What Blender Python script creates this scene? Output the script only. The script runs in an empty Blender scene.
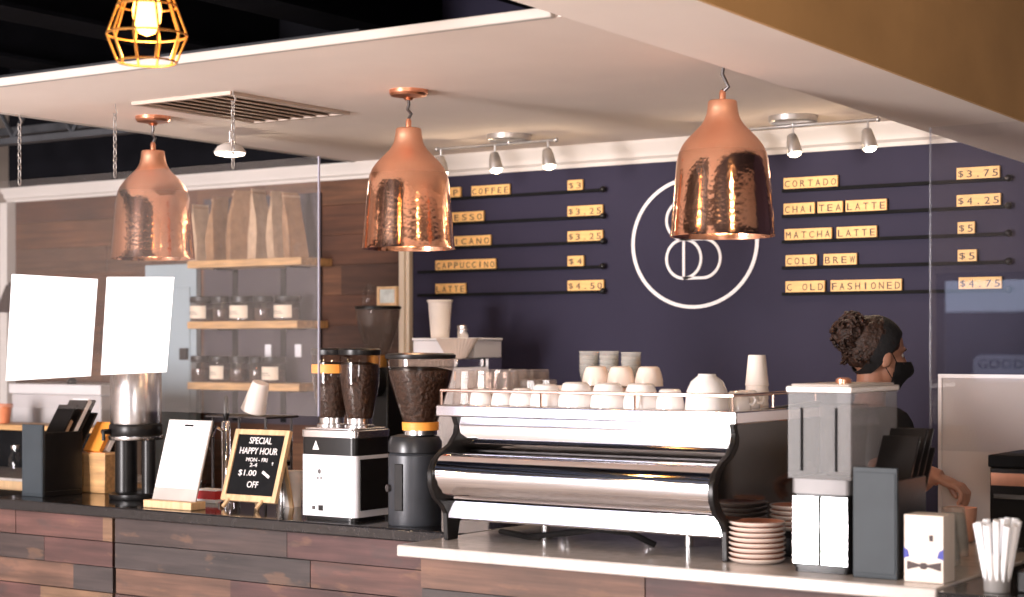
import bpy, bmesh, math, random
from mathutils import Vector, Matrix, noise
random.seed(7)
R = math.radians
COL = bpy.context.scene.collection
SC = bpy.context.scene
# ------------------------------------------------------------------ camera, world, light, exposure
F, CX, HY, YAW, CAMZ = 1730.0, 512.0, 345.0, R(34), 1.64
cam_d = bpy.data.cameras.new('camera'); cam = bpy.data.objects.new('camera', cam_d); COL.objects.link(cam)
cam.location = (0, 0, CAMZ); cam.rotation_euler = (R(90), 0, YAW)
cam_d.sensor_width = 36; cam_d.lens = F/1024*36; cam_d.shift_y = (HY-298.5)/1024
cam_d.clip_start = .05
cam_d.dof.use_dof = True; cam_d.dof.focus_distance = 5.6; cam_d.dof.aperture_fstop = 2.8
SC.camera = cam
SC.view_settings.view_transform = 'Standard'; SC.view_settings.look = 'None'
SC.view_settings.gamma = 1; SC.view_settings.use_curve_mapping = False
SC.view_settings.exposure = 0.0
w = bpy.data.worlds.new('world'); SC.world = w; w.use_nodes = True
bg = w.node_tree.nodes['Background']; bg.inputs[0].default_value = (.62, .72, 1, 1); bg.inputs[1].default_value = 2.6
def area(name, loc, rot, sx, sy, power, col):
    d = bpy.data.lights.new(name, 'AREA'); d.shape = 'RECTANGLE'; d.size = sx; d.size_y = sy; d.energy = power; d.color = col
    o = bpy.data.objects.new(name, d); o.location = loc; o.rotation_euler = rot; COL.objects.link(o); return o
def point_light(name, loc, power, col, r=.03):
    d = bpy.data.lights.new(name, 'POINT'); d.energy = power; d.color = col; d.shadow_soft_size = r
    o = bpy.data.objects.new(name, d); o.location = loc; COL.objects.link(o); return o
def spot(name, loc, tgt, power, col, ang=70):
    d = bpy.data.lights.new(name, 'SPOT'); d.energy = power; d.color = col; d.spot_size = R(ang); d.spot_blend = .7; d.shadow_soft_size = .03
    o = bpy.data.objects.new(name, d); o.location = loc
    o.rotation_euler = (Vector(tgt)-Vector(loc)).to_track_quat('-Z', 'Y').to_euler(); COL.objects.link(o); return o
area('window_daylight', (-5.15, -2.42, 1.45), (R(90), 0, 0), 1.55, 2.6, 880, (1, .93, .92))
area('window_daylight', (-7.0, -2.42, 1.45), (R(90), 0, 0), 1.95, 2.6, 36, (.86, .86, 1))
area('window_daylight', (1.2, -2.42, 1.75), (R(90), 0, 0), 1.5, 2.0, 170, (1, .93, .90))  # added room fill at the unseen right-hand opening
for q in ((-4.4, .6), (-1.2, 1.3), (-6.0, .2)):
    point_light('warm_fill_light', (q[0], q[1], 2.45), 26, (1, .72, .45), .06)  # added warm interior fill, no lamp fixtures at these points
# ------------------------------------------------------------------ pixel ray -> point on a real plane
def ray(px, py):
    r = (px-CX)/F; s, c = math.sin(YAW), math.cos(YAW)
    return Vector((-s+r*c, c+r*s, (HY-py)/F))
def P(px, py, X=None, Y=None, Z=None):
    d = ray(px, py)
    if X is not None: k = X/d.x
    elif Y is not None: k = Y/d.y
    else: k = (Z-CAMZ)/d.z
    return Vector((d.x*k, d.y*k, CAMZ+d.z*k))
def XY(px, Y): return P(px, 300, Y=Y).x
# ------------------------------------------------------------------ mesh builder
class MB:
    def __init__(s): s.v = []; s.f = []
    def add(s, vs, fs, M=None):
        b = len(s.v)
        s.v += [tuple(M @ Vector(p)) if M is not None else tuple(p) for p in vs]
        s.f += [[i+b for i in f] for f in fs]; return s
    def box(s, x0, x1, y0, y1, z0, z1, M=None):
        return s.add([(x0,y0,z0),(x1,y0,z0),(x1,y1,z0),(x0,y1,z0),(x0,y0,z1),(x1,y0,z1),(x1,y1,z1),(x0,y1,z1)],
              [[0,3,2,1],[4,5,6,7],[0,1,5,4],[1,2,6,5],[2,3,7,6],[3,0,4,7]], M)
    def cyl(s, p0, p1, r0, r1=None, n=24):
        r1 = r0 if r1 is None else r1
        p0, p1 = Vector(p0), Vector(p1); q = (p1-p0).to_track_quat('Z', 'Y')
        vs = []
        for p, r in ((p0, r0), (p1, r1)):
            for i in range(n):
                a = 2*math.pi*i/n; vs.append(p+q@Vector((r*math.cos(a), r*math.sin(a), 0)))
        fs = [[i, (i+1) % n, n+(i+1) % n, n+i] for i in range(n)]+[list(range(n))[::-1], list(range(n, 2*n))]
        return s.add(vs, fs)
    def lathe(s, prof, c=(0, 0, 0), n=32, caps=True, M=None, flute=0, sx=1, sy=1):
        vs = []; m = len(prof)
        for r, z in prof:
            for i in range(n):
                a = 2*math.pi*i/n; rr = r*(1+(flute if i % 2 else -flute))
                vs.append((c[0]+rr*math.cos(a)*sx, c[1]+rr*math.sin(a)*sy, c[2]+z))
        fs = [[j*n+i, j*n+(i+1) % n, (j+1)*n+(i+1) % n, (j+1)*n+i] for j in range(m-1) for i in range(n)]
        if caps: fs += [list(range(n))[::-1], list(range((m-1)*n, m*n))]
        return s.add(vs, fs, M)
    def tube(s, pts, r, n=8, closed=False):
        pts = [Vector(p) for p in pts]; m = len(pts); vs = []; N = None
        for k, p in enumerate(pts):
            if closed: t = pts[(k+1) % m]-pts[k-1]
            else: t = pts[min(k+1, m-1)]-pts[max(k-1, 0)]
            t.normalize()
            if N is None: N = t.orthogonal().normalized()
            N = (N-t*N.dot(t)).normalized(); B = t.cross(N)
            rr = r[k] if isinstance(r, (list, tuple)) else r
            for i in range(n):
                a = 2*math.pi*i/n; vs.append(p+(N*math.cos(a)+B*math.sin(a))*rr)
        L = m if closed else m-1
        fs = [[k*n+i, k*n+(i+1) % n, ((k+1) % m)*n+(i+1) % n, ((k+1) % m)*n+i] for k in range(L) for i in range(n)]
        if not closed: fs += [list(range(n))[::-1], list(range((m-1)*n, m*n))]
        return s.add(vs, fs)
    def ring(s, c, rad, r, axis='Z', n=48, k=8, sx=1, sy=1):
        pts = []
        for i in range(n):
            a = 2*math.pi*i/n; u, v = rad*sx*math.cos(a), rad*sy*math.sin(a)
            pts.append(Vector(c)+Vector({'Z': (u, v, 0), 'Y': (u, 0, v), 'X': (0, u, v)}[axis]))
        return s.tube(pts, r, k, True)
    def prism(s, poly, x0, x1, M=None):           # polygon (y,z) extruded along x
        n = len(poly)
        vs = [(x0, y, z) for y, z in poly]+[(x1, y, z) for y, z in poly]
        fs = [[i, (i+1) % n, n+(i+1) % n, n+i] for i in range(n)]+[list(range(n))[::-1], list(range(n, 2*n))]
        return s.add(vs, fs, M)
    def slab(s, poly, z0, z1, M=None):            # polygon (x,y) extruded along z
        n = len(poly)
        vs = [(x, y, z0) for x, y in poly]+[(x, y, z1) for x, y in poly]
        fs = [[i, (i+1) % n, n+(i+1) % n, n+i] for i in range(n)]+[list(range(n))[::-1], list(range(n, 2*n))]
        return s.add(vs, fs, M)
    def ball(s, c, rx, ry=None, rz=None, n=20, m=12, M=None):
        ry = rx if ry is None else ry; rz = rx if rz is None else rz
        prof = [(max(1e-4, math.sin(math.pi*j/m)), -math.cos(math.pi*j/m)) for j in range(m+1)]
        vs = []; c = Vector(c)
        for r, z in prof:
            for i in range(n):
                a = 2*math.pi*i/n; vs.append((c.x+rx*r*math.cos(a), c.y+ry*r*math.sin(a), c.z+rz*z))
        fs = [[j*n+i, j*n+(i+1) % n, (j+1)*n+(i+1) % n, (j+1)*n+i] for j in range(m) for i in range(n)]
        return s.add(vs, fs, M)
    def mesh(s, name, m, ang=35):
        me = bpy.data.meshes.new(name); me.from_pydata(s.v, [], s.f); me.update()
        bm = bmesh.new(); bm.from_mesh(me); bmesh.ops.recalc_face_normals(bm, faces=bm.faces); bm.to_mesh(me); bm.free()
        me.polygons.foreach_set('use_smooth', [True]*len(me.polygons)); me.set_sharp_from_angle(angle=R(ang))
        if m: me.materials.append(m)
        return me
    def build(s, name, m, parent=None, bevel=0, loc=None, ang=35, seg=2, kind=None, label=None):
        o = bpy.data.objects.new(name, s.mesh(name, m, ang)); COL.objects.link(o)
        if parent: o.parent = parent
        if loc is not None: o.location = loc
        if kind: o['kind'] = kind
        if label: o['label'] = label
        if bevel:
            b = o.modifiers.new('bevel', 'BEVEL'); b.width = bevel; b.segments = seg; b.limit_method = 'ANGLE'; b.angle_limit = R(40); b.harden_normals = False
        return o
def rrect(x0, x1, y0, y1, r, n=6):
    out = []
    for cx, cy, a0 in ((x1-r, y1-r, 0), (x0+r, y1-r, 90), (x0+r, y0+r, 180), (x1-r, y0+r, 270)):
        for i in range(n+1):
            a = R(a0+90*i/n); out.append((cx+r*math.cos(a), cy+r*math.sin(a)))
    return out
def tag(o, label, cat, group=None):
    o['label'] = label; o['category'] = cat
    if group: o['group'] = group
    return o
def thing(name, label, cat, loc, rz=0, group=None):
    o = bpy.data.objects.new(name, None); COL.objects.link(o); o.location = loc; o.rotation_euler = (0, 0, rz); o.empty_display_size = .05
    return tag(o, label, cat, group)
def one(mb, name, m, label, cat, loc=(0, 0, 0), group=None, bevel=0, ang=35):
    return tag(mb.build(name, m, None, bevel, loc, ang), label, cat, group)
def dup(root, loc, label, rz=None, sc=None):
    def cp(o, par):
        c = o.copy(); COL.objects.link(c)
        if par: c.parent = par
        for ch in [x for x in o.children]: cp(ch, c)
        return c
    r = cp(root, None); r.location = loc; r['label'] = label
    if rz is not None: r.rotation_euler = (0, 0, rz)
    if sc: r.scale = sc
    return r
def text_mb(s, width=None, height=.03, depth=.002, spacing=1.0, M=None):
    """lettering in the x-z plane facing -y, centred on the origin"""
    cu = bpy.data.curves.new('t', 'FONT'); cu.body = s; cu.size = 1; cu.extrude = .5; cu.space_character = spacing; cu.align_x = 'CENTER'; cu.resolution_u = 3
    o = bpy.data.objects.new('t', cu); COL.objects.link(o)
    dg = bpy.context.evaluated_depsgraph_get(); me = bpy.data.meshes.new_from_object(o.evaluated_get(dg))
    bpy.data.objects.remove(o); bpy.data.curves.remove(cu)
    xs = [v.co.x for v in me.vertices]; ys = [v.co.y for v in me.vertices]
    cx, cy = (min(xs)+max(xs))/2, (min(ys)+max(ys))/2
    ky = height/(max(ys)-min(ys)); kx = width/(max(xs)-min(xs)) if width else ky
    mb = MB(); mb.add([((v.co.x-cx)*kx, -v.co.z*depth, (v.co.y-cy)*ky) for v in me.vertices], [list(p.vertices) for p in me.polygons], M)
    bpy.data.meshes.remove(me); return mb
# ------------------------------------------------------------------ materials
def nt(name):
    m = bpy.data.materials.new(name); m.use_nodes = True; t = m.node_tree
    return m, t, t.nodes['Principled BSDF']
def tex_noise(t, scale, detail=3, coord='Object', stretch=None):
    tc = t.nodes.new('ShaderNodeTexCoord'); n = t.nodes.new('ShaderNodeTexNoise'); n.inputs['Scale'].default_value = scale; n.inputs['Detail'].default_value = detail
    src = tc.outputs[coord]
    if stretch:
        mp = t.nodes.new('ShaderNodeMapping'); mp.inputs['Scale'].default_value = stretch; t.links.new(src, mp.inputs[0]); src = mp.outputs[0]
    t.links.new(src, n.inputs['Vector']); return n
def ramp(t, src, stops):
    r = t.nodes.new('ShaderNodeValToRGB'); e = r.color_ramp.elements
    while len(e) < len(stops): e.new(.5)
    for k, (p, c) in enumerate(stops): e[k].position = p; e[k].color = (*c, 1)
    t.links.new(src, r.inputs[0]); return r
def mat(name, c, rough=.5, metal=0, var=.12, scale=14, bump=0, coat=0, stretch=None, spec=.5):
    m, t, b = nt(name)
    n = tex_noise(t, scale, 4, stretch=stretch)
    r = ramp(t, n.outputs[0], [(.3, tuple(x*(1-var) for x in c)), (.7, tuple(min(1, x*(1+var)) for x in c))])
    t.links.new(r.outputs[0], b.inputs['Base Color'])
    b.inputs['Roughness'].default_value = rough; b.inputs['Metallic'].default_value = metal; b.inputs['Specular IOR Level'].default_value = spec
    if coat: b.inputs['Coat Weight'].default_value = coat; b.inputs['Coat Roughness'].default_value = .08
    if bump:
        bp = t.nodes.new('ShaderNodeBump'); bp.inputs['Strength'].default_value = bump; bp.inputs['Distance'].default_value = .01
        t.links.new(n.outputs[0], bp.inputs['Height']); t.links.new(bp.outputs[0], b.inputs['Normal'])
    return m
def emis(name, c, s):
    m, t, b = nt(name); b.inputs['Base Color'].default_value = (*c, 1)
    n = tex_noise(t, 5); r = ramp(t, n.outputs[0], [(.2, c), (.9, tuple(min(1, x*1.05) for x in c))])
    t.links.new(r.outputs[0], b.inputs['Emission Color']); b.inputs['Emission Strength'].default_value = s; return m
def clear(name, tint=(1, 1, 1), rough=.02, refl=1.0, haze=0.0, hcol=(.8, .8, .8), ior=1.52):
    m, t, b = nt(name); t.nodes.remove(b); out = t.nodes['Material Output']
    tr = t.nodes.new('ShaderNodeBsdfTransparent'); gl = t.nodes.new('ShaderNodeBsdfGlossy'); fr = t.nodes.new('ShaderNodeFresnel'); fr.inputs[0].default_value = ior
    n = tex_noise(t, 3); r = ramp(t, n.outputs[0], [(.3, tint), (.7, tuple(x*.97 for x in tint))]); t.links.new(r.outputs[0], tr.inputs[0])
    gl.inputs['Roughness'].default_value = rough; gl.inputs[0].default_value = (refl, refl, refl, 1)
    ge = t.nodes.new('ShaderNodeNewGeometry'); sb = t.nodes.new('ShaderNodeMath'); sb.operation = 'SUBTRACT'; sb.inputs[0].default_value = 1; t.links.new(ge.outputs['Backfacing'], sb.inputs[1])
    ml = t.nodes.new('ShaderNodeMath'); ml.operation = 'MULTIPLY'; t.links.new(fr.outputs[0], ml.inputs[0]); t.links.new(sb.outputs[0], ml.inputs[1])
    mx = t.nodes.new('ShaderNodeMixShader'); t.links.new(ml.outputs[0], mx.inputs[0]); t.links.new(tr.outputs[0], mx.inputs[1]); t.links.new(gl.outputs[0], mx.inputs[2])
    last = mx
    if haze:
        df = t.nodes.new('ShaderNodeBsdfDiffuse'); df.inputs[0].default_value = (*hcol, 1)
        m2 = t.nodes.new('ShaderNodeMixShader'); m2.inputs[0].default_value = haze
        t.links.new(mx.outputs[0], m2.inputs[1]); t.links.new(df.outputs[0], m2.inputs[2]); last = m2
    t.links.new(last.outputs[0], out.inputs[0]); return m
def planks(name, cols, rough=.65, axis=0, bump=.35, chip=None):
    m, t, b = nt(name)
    g = t.nodes.new('ShaderNodeNewGeometry'); n0 = len(cols)
    r = ramp(t, g.outputs['Random Per Island'], [((k+.02)/n0, c) for k, c in enumerate(cols)]); r.color_ramp.interpolation = 'CONSTANT'
    st = [28, 28, 28]; st[axis] = 1.6
    n = tex_noise(t, 1.6, 8, stretch=tuple(st)); n2 = tex_noise(t, 3.5, 5, stretch=(1, 1, 2.5))
    for nn, lo, hi in ((n, .45, 1.35), (n2, .6, 1.3)):
        rr = ramp(t, nn.outputs[0], [(.3, (lo,)*3), (.72, (hi,)*3)])
        mx = t.nodes.new('ShaderNodeMix'); mx.data_type = 'RGBA'; mx.blend_type = 'MULTIPLY'; mx.inputs[0].default_value = .75; mx.clamp_result = False
        t.links.new(r.outputs[0], mx.inputs[6]); t.links.new(rr.outputs[0], mx.inputs[7]); r = type('o', (), {'outputs': [mx.outputs[2]]})()
    if chip:
        n3 = tex_noise(t, 5, 9, stretch=(1, 1, 3)); m3 = ramp(t, n3.outputs[0], [(.60, (0, 0, 0)), (.66, (1, 1, 1))])
        n4 = tex_noise(t, 4, 9, stretch=(1.5, 1, 4)); m4 = ramp(t, n4.outputs[0], [(.34, (1, 1, 1)), (.42, (0, 0, 0))])
        for mm, c_ in ((m3, chip), (m4, (.045, .032, .03))):
            sc_ = t.nodes.new('ShaderNodeMath'); sc_.operation = 'MULTIPLY'; sc_.inputs[1].default_value = .4; t.links.new(mm.outputs[0], sc_.inputs[0])
            mx = t.nodes.new('ShaderNodeMix'); mx.data_type = 'RGBA'; t.links.new(sc_.outputs[0], mx.inputs[0]); t.links.new(r.outputs[0], mx.inputs[6]); mx.inputs[7].default_value = (*chip, 1) if mm is m3 else (*c_, 1)
            r = type('o', (), {'outputs': [mx.outputs[2]]})()
    t.links.new(r.outputs[0], b.inputs['Base Color']); b.inputs['Roughness'].default_value = rough
    bp = t.nodes.new('ShaderNodeBump'); bp.inputs['Strength'].default_value = bump; bp.inputs['Distance'].default_value = .004
    t.links.new(n.outputs[0], bp.inputs['Height']); t.links.new(bp.outputs[0], b.inputs['Normal']); return m
def copper_mat():
    m, t, b = nt('hammered_copper')
    tc = t.nodes.new('ShaderNodeTexCoord'); vo = t.nodes.new('ShaderNodeTexVoronoi'); vo.inputs['Scale'].default_value = 85; vo.feature = 'SMOOTH_F1'
    t.links.new(tc.outputs['Object'], vo.inputs['Vector'])
    sx = t.nodes.new('ShaderNodeSeparateXYZ'); t.links.new(tc.outputs['Object'], sx.inputs[0])
    low = ramp(t, sx.outputs[2], [(.235, (1, 1, 1)), (.275, (0, 0, 0))])
    rg = ramp(t, sx.outputs[2], [(.235, (.13,)*3), (.275, (.42,)*3)]); t.links.new(rg.outputs[0], b.inputs['Roughness'])
    n = tex_noise(t, 9, 4); c = ramp(t, n.outputs[0], [(.3, (.92, .46, .29)), (.7, (.97, .56, .38))]); t.links.new(c.outputs[0], b.inputs['Base Color'])
    b.inputs['Metallic'].default_value = 1
    ml = t.nodes.new('ShaderNodeMath'); ml.operation = 'MULTIPLY'; ml.inputs[1].default_value = .07; t.links.new(low.outputs[0], ml.inputs[0])
    bp = t.nodes.new('ShaderNodeBump'); bp.inputs['Distance'].default_value = .006; t.links.new(ml.outputs[0], bp.inputs['Strength'])
    t.links.new(vo.outputs['Distance'], bp.inputs['Height']); t.links.new(bp.outputs[0], b.inputs['Normal']); return m
COPPER = copper_mat()
COPPERS = mat('smooth_copper', (.85, .40, .25), .3, 1, .08, 20)
WHITEP = mat('white_paint', (.66, .61, .57), .55, 0, .03, 3)
CEILP = mat('ceiling_paint', (.82, .72, .655), .8, 0, .04, 2)
NAVY = mat('navy_paint', (.032, .028, .053), .6, 0, .08, 2.5, spec=.12)
BLACK = mat('black_plastic', (.010, .009, .009), .32, 0, .2, 20, spec=.3)
BLACKM = mat('black_matte', (.008, .008, .009), .7, 0, .2, 20, spec=.1)
DARKCEIL = mat('dark_ceiling_paint', (.026, .034, .058), .85, 0, .25, 3, spec=.05)
BEAM = mat('beam_black_paint', (.006, .006, .008), .8, 0, .25, 5, spec=.05)
GREYB = mat('blue_grey_steel', (.038, .047, .055), .5, 0, .12, 8, spec=.25)
DGREY = mat('charcoal_enamel', (.045, .048, .056), .38, .2, .12, 16)
CHROME = mat('polished_steel', (.86, .84, .86), .07, 1, .03, 6)
STEEL = mat('brushed_steel', (.68, .66, .66), .25, 1, .08, 60, stretch=(1, 1, .1))
IRON = mat('dark_metal', (.10, .09, .09), .4, .8, .15, 30)
SILVER = mat('satin_nickel', (.55, .53, .52), .35, .9, .1, 30)
BROWN = mat('tan_brown_paint', (.58, .34, .145), .7, 0, .1, 3)
PORC = mat('white_porcelain', (.84, .80, .78), .16, 0, .03, 10, coat=.4)
CREAM = mat('cream_porcelain', (.80, .68, .60), .2, 0, .04, 10, coat=.4)
TERRA = mat('terracotta_glaze', (.74, .26, .13), .25, 0, .1, 18, coat=.3)
PAPER = mat('white_paper', (.93, .93, .95), .85, 0, .02, 8)
CUPP = mat('paper_cup_white', (.78, .70, .64), .6, 0, .03, 15)
KRAFT = mat('kraft_paper', (.34, .185, .095), .8, 0, .2, 22, bump=.5)
KRAFTW = mat('pale_kraft_paper', (.52, .345, .22), .8, 0, .15, 22, bump=.5)
OAK = mat('oak_wood', (.56, .32, .14), .5, 0, .3, 4, stretch=(1.5, 14, 14), bump=.1)
PINE = mat('pine_wood', (.68, .45, .25), .5, 0, .18, 4, stretch=(14, 14, 2))
TILE = mat('wooden_tile', (.86, .50, .17), .5, 0, .12, 9, stretch=(2, 9, 9))
INK = mat('dark_ink', (.05, .03, .03), .6, 0, .1, 20)
WLETTER = mat('white_letter_paint', (.88, .84, .84), .5, 0, .03, 20)
BEANS = mat('coffee_beans', (.055, .026, .016), .45, 0, .7, 95, bump=1.0)
ORANGE = mat('orange_label', (.85, .33, .05), .5, 0, .06, 20)
RED = mat('red_card', (.6, .03, .03), .5, 0, .1, 20)
STONEB = mat('black_stone', (.016, .015, .016), .10, 0, .5, 55, spec=.6)
STONEW = mat('pale_quartz', (.55, .495, .46), .16, 0, .1, 30, spec=.6)
WHITEM = mat('white_enamel', (.80, .79, .83), .25, 0, .02, 8, coat=.3)
FLOORM = mat('floor_concrete', (.50, .42, .36), .5, 0, .2, 2.2)
PLASTER = mat('warm_plaster', (.36, .30, .26), .8, 0, .06, 3)
PINKG = mat('peach_cup', (.72, .36, .24), .45, 0, .05, 12)
SKIN = mat('skin', (.42, .205, .135), .5, 0, .08, 14)
HAIR = mat('brown_curly_hair', (.030, .012, .007), .6, 0, .6, 60, bump=1.0)
CLOTH = mat('black_cotton', (.010, .010, .012), .9, 0, .2, 90, bump=.2)
CORD = mat('brown_cord', (.05, .03, .025), .6, 0, .1, 30)
BRASS = mat('aged_brass', (.46, .22, .05), .4, .8, .15, 20)
GLASS = clear('clear_glass', (.96, .97, .97), .02)
GLASSD = clear('smoked_glass', (.72, .66, .62), .04)
PLEXI = clear('clear_acrylic', (.985, .985, .99), .004, 1.0, .004, (.55, .58, .75), 1.8)
FROST = clear('cloudy_plastic', (.86, .85, .85), .16, .12, .075, (.62, .60, .59))
PLCUP = clear('clear_plastic_cup', (.95, .95, .94), .08, .3, .16, (.86, .84, .80))
RECW = planks('reclaimed_counter_planks', [(.082, .035, .030), (.18, .098, .055), (.052, .032, .028), (.098, .042, .034), (.13, .065, .042), (.062, .040, .035), (.24, .14, .078), (.078, .033, .030), (.046, .033, .031), (.105, .046, .036)], chip=(.19, .095, .05))
WALLW = planks('reclaimed_wall_planks', [(.10, .036, .016), (.135, .055, .025), (.07, .028, .015), (.16, .07, .032), (.088, .033, .016), (.115, .057, .034)])
BULB = emis('glowing_filament_bulb', (1, .46, .10), 9)
SPOTE = emis('lit_spot_lens', (1, .86, .68), 9)
DISKE = emis('lit_disc_lens', (1, .85, .72), 5)
PENDE = emis('lit_pendant_bulb', (1, .72, .42), 4)
SIGNW, _t, _b = nt('translucent_sign_film'); _t.nodes.remove(_b)
_tl = _t.nodes.new('ShaderNodeBsdfTranslucent'); _n = tex_noise(_t, 4); _r = ramp(_t, _n.outputs[0], [(.3, (.85, .85, .9)), (.7, (.9, .9, .95))]); _t.links.new(_r.outputs[0], _tl.inputs[0]); _t.links.new(_tl.outputs[0], _t.nodes['Material Output'].inputs[0])
# ------------------------------------------------------------------ setting
YW = 6.45; CZ = 2.51; XL = -7.75
def st(mb, name, m, bevel=0): return mb.build(name, m, None, bevel, kind='structure')
XN = XY(413, YW); XC = XY(402.5, YW)
st(MB().box(-11, 4, -2.6, YW+.3, -.08, 0), 'floor', FLOORM)
st(MB().box(XC, 4, YW, YW+.12, 0, 3.7), 'wall_back_right', NAVY)
def plank_field(x0, x1, z0, z1, y, rows, th=.022, minl=.5, maxl=1.5, seed=1, back=.03):
    rnd = random.Random(seed); mb = MB(); h = (z1-z0)/rows
    mb.box(x0, x1, y+th, y+th+back, z0, z1)
    for k in range(rows):
        x = x0-rnd.random()*.4
        while x < x1:
            L = rnd.uniform(minl, maxl); a, b_ = max(x, x0), min(x+L, x1)
            if b_-a > .02:
                d = rnd.uniform(0, .006); mb.box(a+.0012, b_-.0012, y+d, y+th+.001, z0+k*h+.0015, z0+(k+1)*h-.0015)
            x += L
    return mb
st(plank_field(XL, XC, 0, 2.46, YW, 17, seed=5, minl=.7, maxl=1.9, back=.08), 'wall_back_left', WALLW)
st(MB().box(XL, XC, YW+.002, YW+.12, 2.46, 3.7), 'wall_back_upper', BEAM)
st(MB().box(XL-.12, XL, -2.6, YW+.12, 0, 3.7), 'wall_left', PLASTER)
st(MB().box(3, 3.12, -2.6, YW+.12, 0, 3.7), 'wall_right', PLASTER)
def crown(x0, x1, k=1.0):
    return MB().prism([(YW, CZ-.075*k), (YW-.012, CZ-.075*k), (YW-.016, CZ-.062*k), (YW-.03, CZ-.054*k), (YW-.034, CZ-.036*k), (YW-.058, CZ-.014*k), (YW-.062, CZ), (YW, CZ)], x0, x1)
st(crown(XC-.02, -1.9, 1.25), 'trim_1', WHITEP)
st(crown(XL, XC-.02, 1.0), 'trim_2', WHITEP)
cz = MB().box(XC, XN, YW-.03, YW, 0, 2.41); cz.box(XC+.012, XN-.02, YW-.042, YW-.03, 0, 2.41)
st(cz, 'trim_3', mat('cream_trim_paint', (.80, .66, .50), .5, 0, .04, 4), .003)
st(MB().box(XL, XL+.06, YW-.06, YW, 0, 2.43), 'trim_4', WHITEP)
# dropped ceiling over the bar
SX0 = -5.20
st(MB().box(SX0, -2.06, 3.87, YW, CZ, CZ+.02), 'ceiling', CEILP)
st(MB().box(SX0-.03, -2.47, 3.845, 3.87, CZ-.003, CZ+.026).box(SX0-.03, SX0, 3.87, YW-.06, CZ-.003, CZ+.03), 'trim_5', mat('soffit_trim_paint', (.46, .42, .39), .6, 0, .03, 3), .004)
st(MB().box(-11, 4, -2.6, YW, 3.6, 3.7), 'ceiling_upper', DARKCEIL)
# bulkhead on the right, sloping down to the back wall
def bz(y): return 2.51-.0716*(y-3.84)
def bA(y): return -2.45+.159*(y-3.84)
def bD(y): return -2.04+.1356*(y-3.935)
bh = MB(); y0, y1 = 2.6, YW
bh.add([(bA(y0), y0, bz(y0)), (bD(y0), y0, bz(y0)), (bD(y1), y1, bz(y1)), (bA(y1), y1, bz(y1)),
        (bA(y0), y0, 3.6), (bD(y0)-.002, y0, 3.6), (bD(y1)-.002, y1, 3.6), (bA(y1), y1, 3.6)],
       [[0,1,2,3],[0,4,5,1],[2,6,7,3],[3,7,4,0],[4,5,6,7]])
st(bh, 'ceiling_bulkhead', CEILP)
st(MB().add([(bD(y0), y0, bz(y0)), (bD(y1), y1, bz(y1)), (bD(y1), y1, 3.6), (bD(y0), y0, 3.6),
   (bD(y0)+.012, y0, bz(y0)), (bD(y1)+.012, y1, bz(y1)), (bD(y1)+.012, y1, 3.6), (bD(y0)+.012, y0, 3.6)],
   [[0,1,2,3],[4,5,6,7],[0,1,5,4],[1,2,6,5],[2,3,7,6],[3,0,4,7]]), 'trim_6', BROWN)
# open ceiling: black joists seen in front of and beyond the dropped ceiling
for k, (x, wd) in enumerate(((-6.9, .16), (-5.9, .16), (-4.9, .16), (-3.9, .16), (-2.9, .16), (-7.9, .16))):
    st(MB().box(x, x+wd, -2.4, YW, 3.05, 3.3).box(x-.05, x+wd+.05, -2.4, YW, 3.03, 3.05), 'ceiling_joist', BEAM)
for k, y in enumerate((2.6, 4.2, 5.4)):
    st(MB().box(-11, -2.6, y, y+.1, 3.32, 3.5), 'ceiling_purlin', mat('grey_joist_paint', (.05, .05, .06), .7, 0, .2, 5))
tr = MB()
for k in range(7):
    a = XL+.1+k*.42
    tr.tube([(a, 5.7, 2.66), (a+.21, 5.7, 2.95), (a+.42, 5.7, 2.66)], .012, 6)
tr.box(XL, SX0+.6, 5.67, 5.73, 2.93, 2.97); tr.box(XL, SX0+.6, 5.67, 5.73, 2.63, 2.66)
tr.box(XL, SX0+.6, 6.1, 6.15, 2.75, 2.79)
st(tr, 'ceiling_truss', mat('truss_grey', (.06, .062, .07), .6, .3, .2, 10))
# street front behind the camera: wall with windows
WF = -2.4
wins = [(-10.6, -9.2, 1.2, 2.2), (-8.0, -4.35, .12, 2.78), (-4.15, -2.75, .85, 2.12), (.45, 1.95, .75, 2.75)]
wf = MB(); xs = [-11]+[v for q in wins for v in q[:2]]+[3]
for k in range(0, len(xs), 2): wf.box(xs[k], xs[k+1], WF-.15, WF, 0, 3.6)
for a, b_, c, d in wins: wf.box(a, b_, WF-.15, WF, 0, c); wf.box(a, b_, WF-.15, WF, d, 3.6)
st(wf, 'wall_front', PLASTER)
for k, (a, b_, c, d) in enumerate(wins):
    fr = MB(); t_ = .05
    for q in ((a, a+t_, c, d), (b_-t_, b_, c, d), (a+t_, b_-t_, c, c+t_), (a+t_, b_-t_, d-t_, d)): fr.box(q[0], q[1], WF+.001, WF+.03, q[2], q[3])
    for q in ((-5.97, -7.0) if k == 1 else ((a+b_)/2,) if k != 2 else ()): fr.box(q-.025, q+.025, WF+.001, WF+.03, c+t_, d-t_)
    wo = st(fr, 'window_%d' % (k+1), BLACKM)
    if k == 2:
        MB().slab([(x, z) for x, z in rrect(-3.9, -3.1, 1.40, 1.575, .06)], 0, .004, Matrix.Translation((0, WF+.02, 0)) @ Matrix.Rotation(R(90), 4, 'X')).build('sign_band', SIGNW, wo)
        text_mb('GOOD', .30, .062, .004, 1.1, Matrix.Translation((-3.71, WF+.03, 1.515))).build('lettering', INK, wo)
st(MB().box(-30, 15, -30, -2.7, -.1, 0), 'ground', mat('street_asphalt', (.09, .09, .10), .9, 0, .2, 1))
st(MB().box(-25, 10, -12.4, -12, 0, 2.05), 'wall_street', mat('street_wall', (.10, .10, .13), .9, 0, .3, .8))
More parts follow.
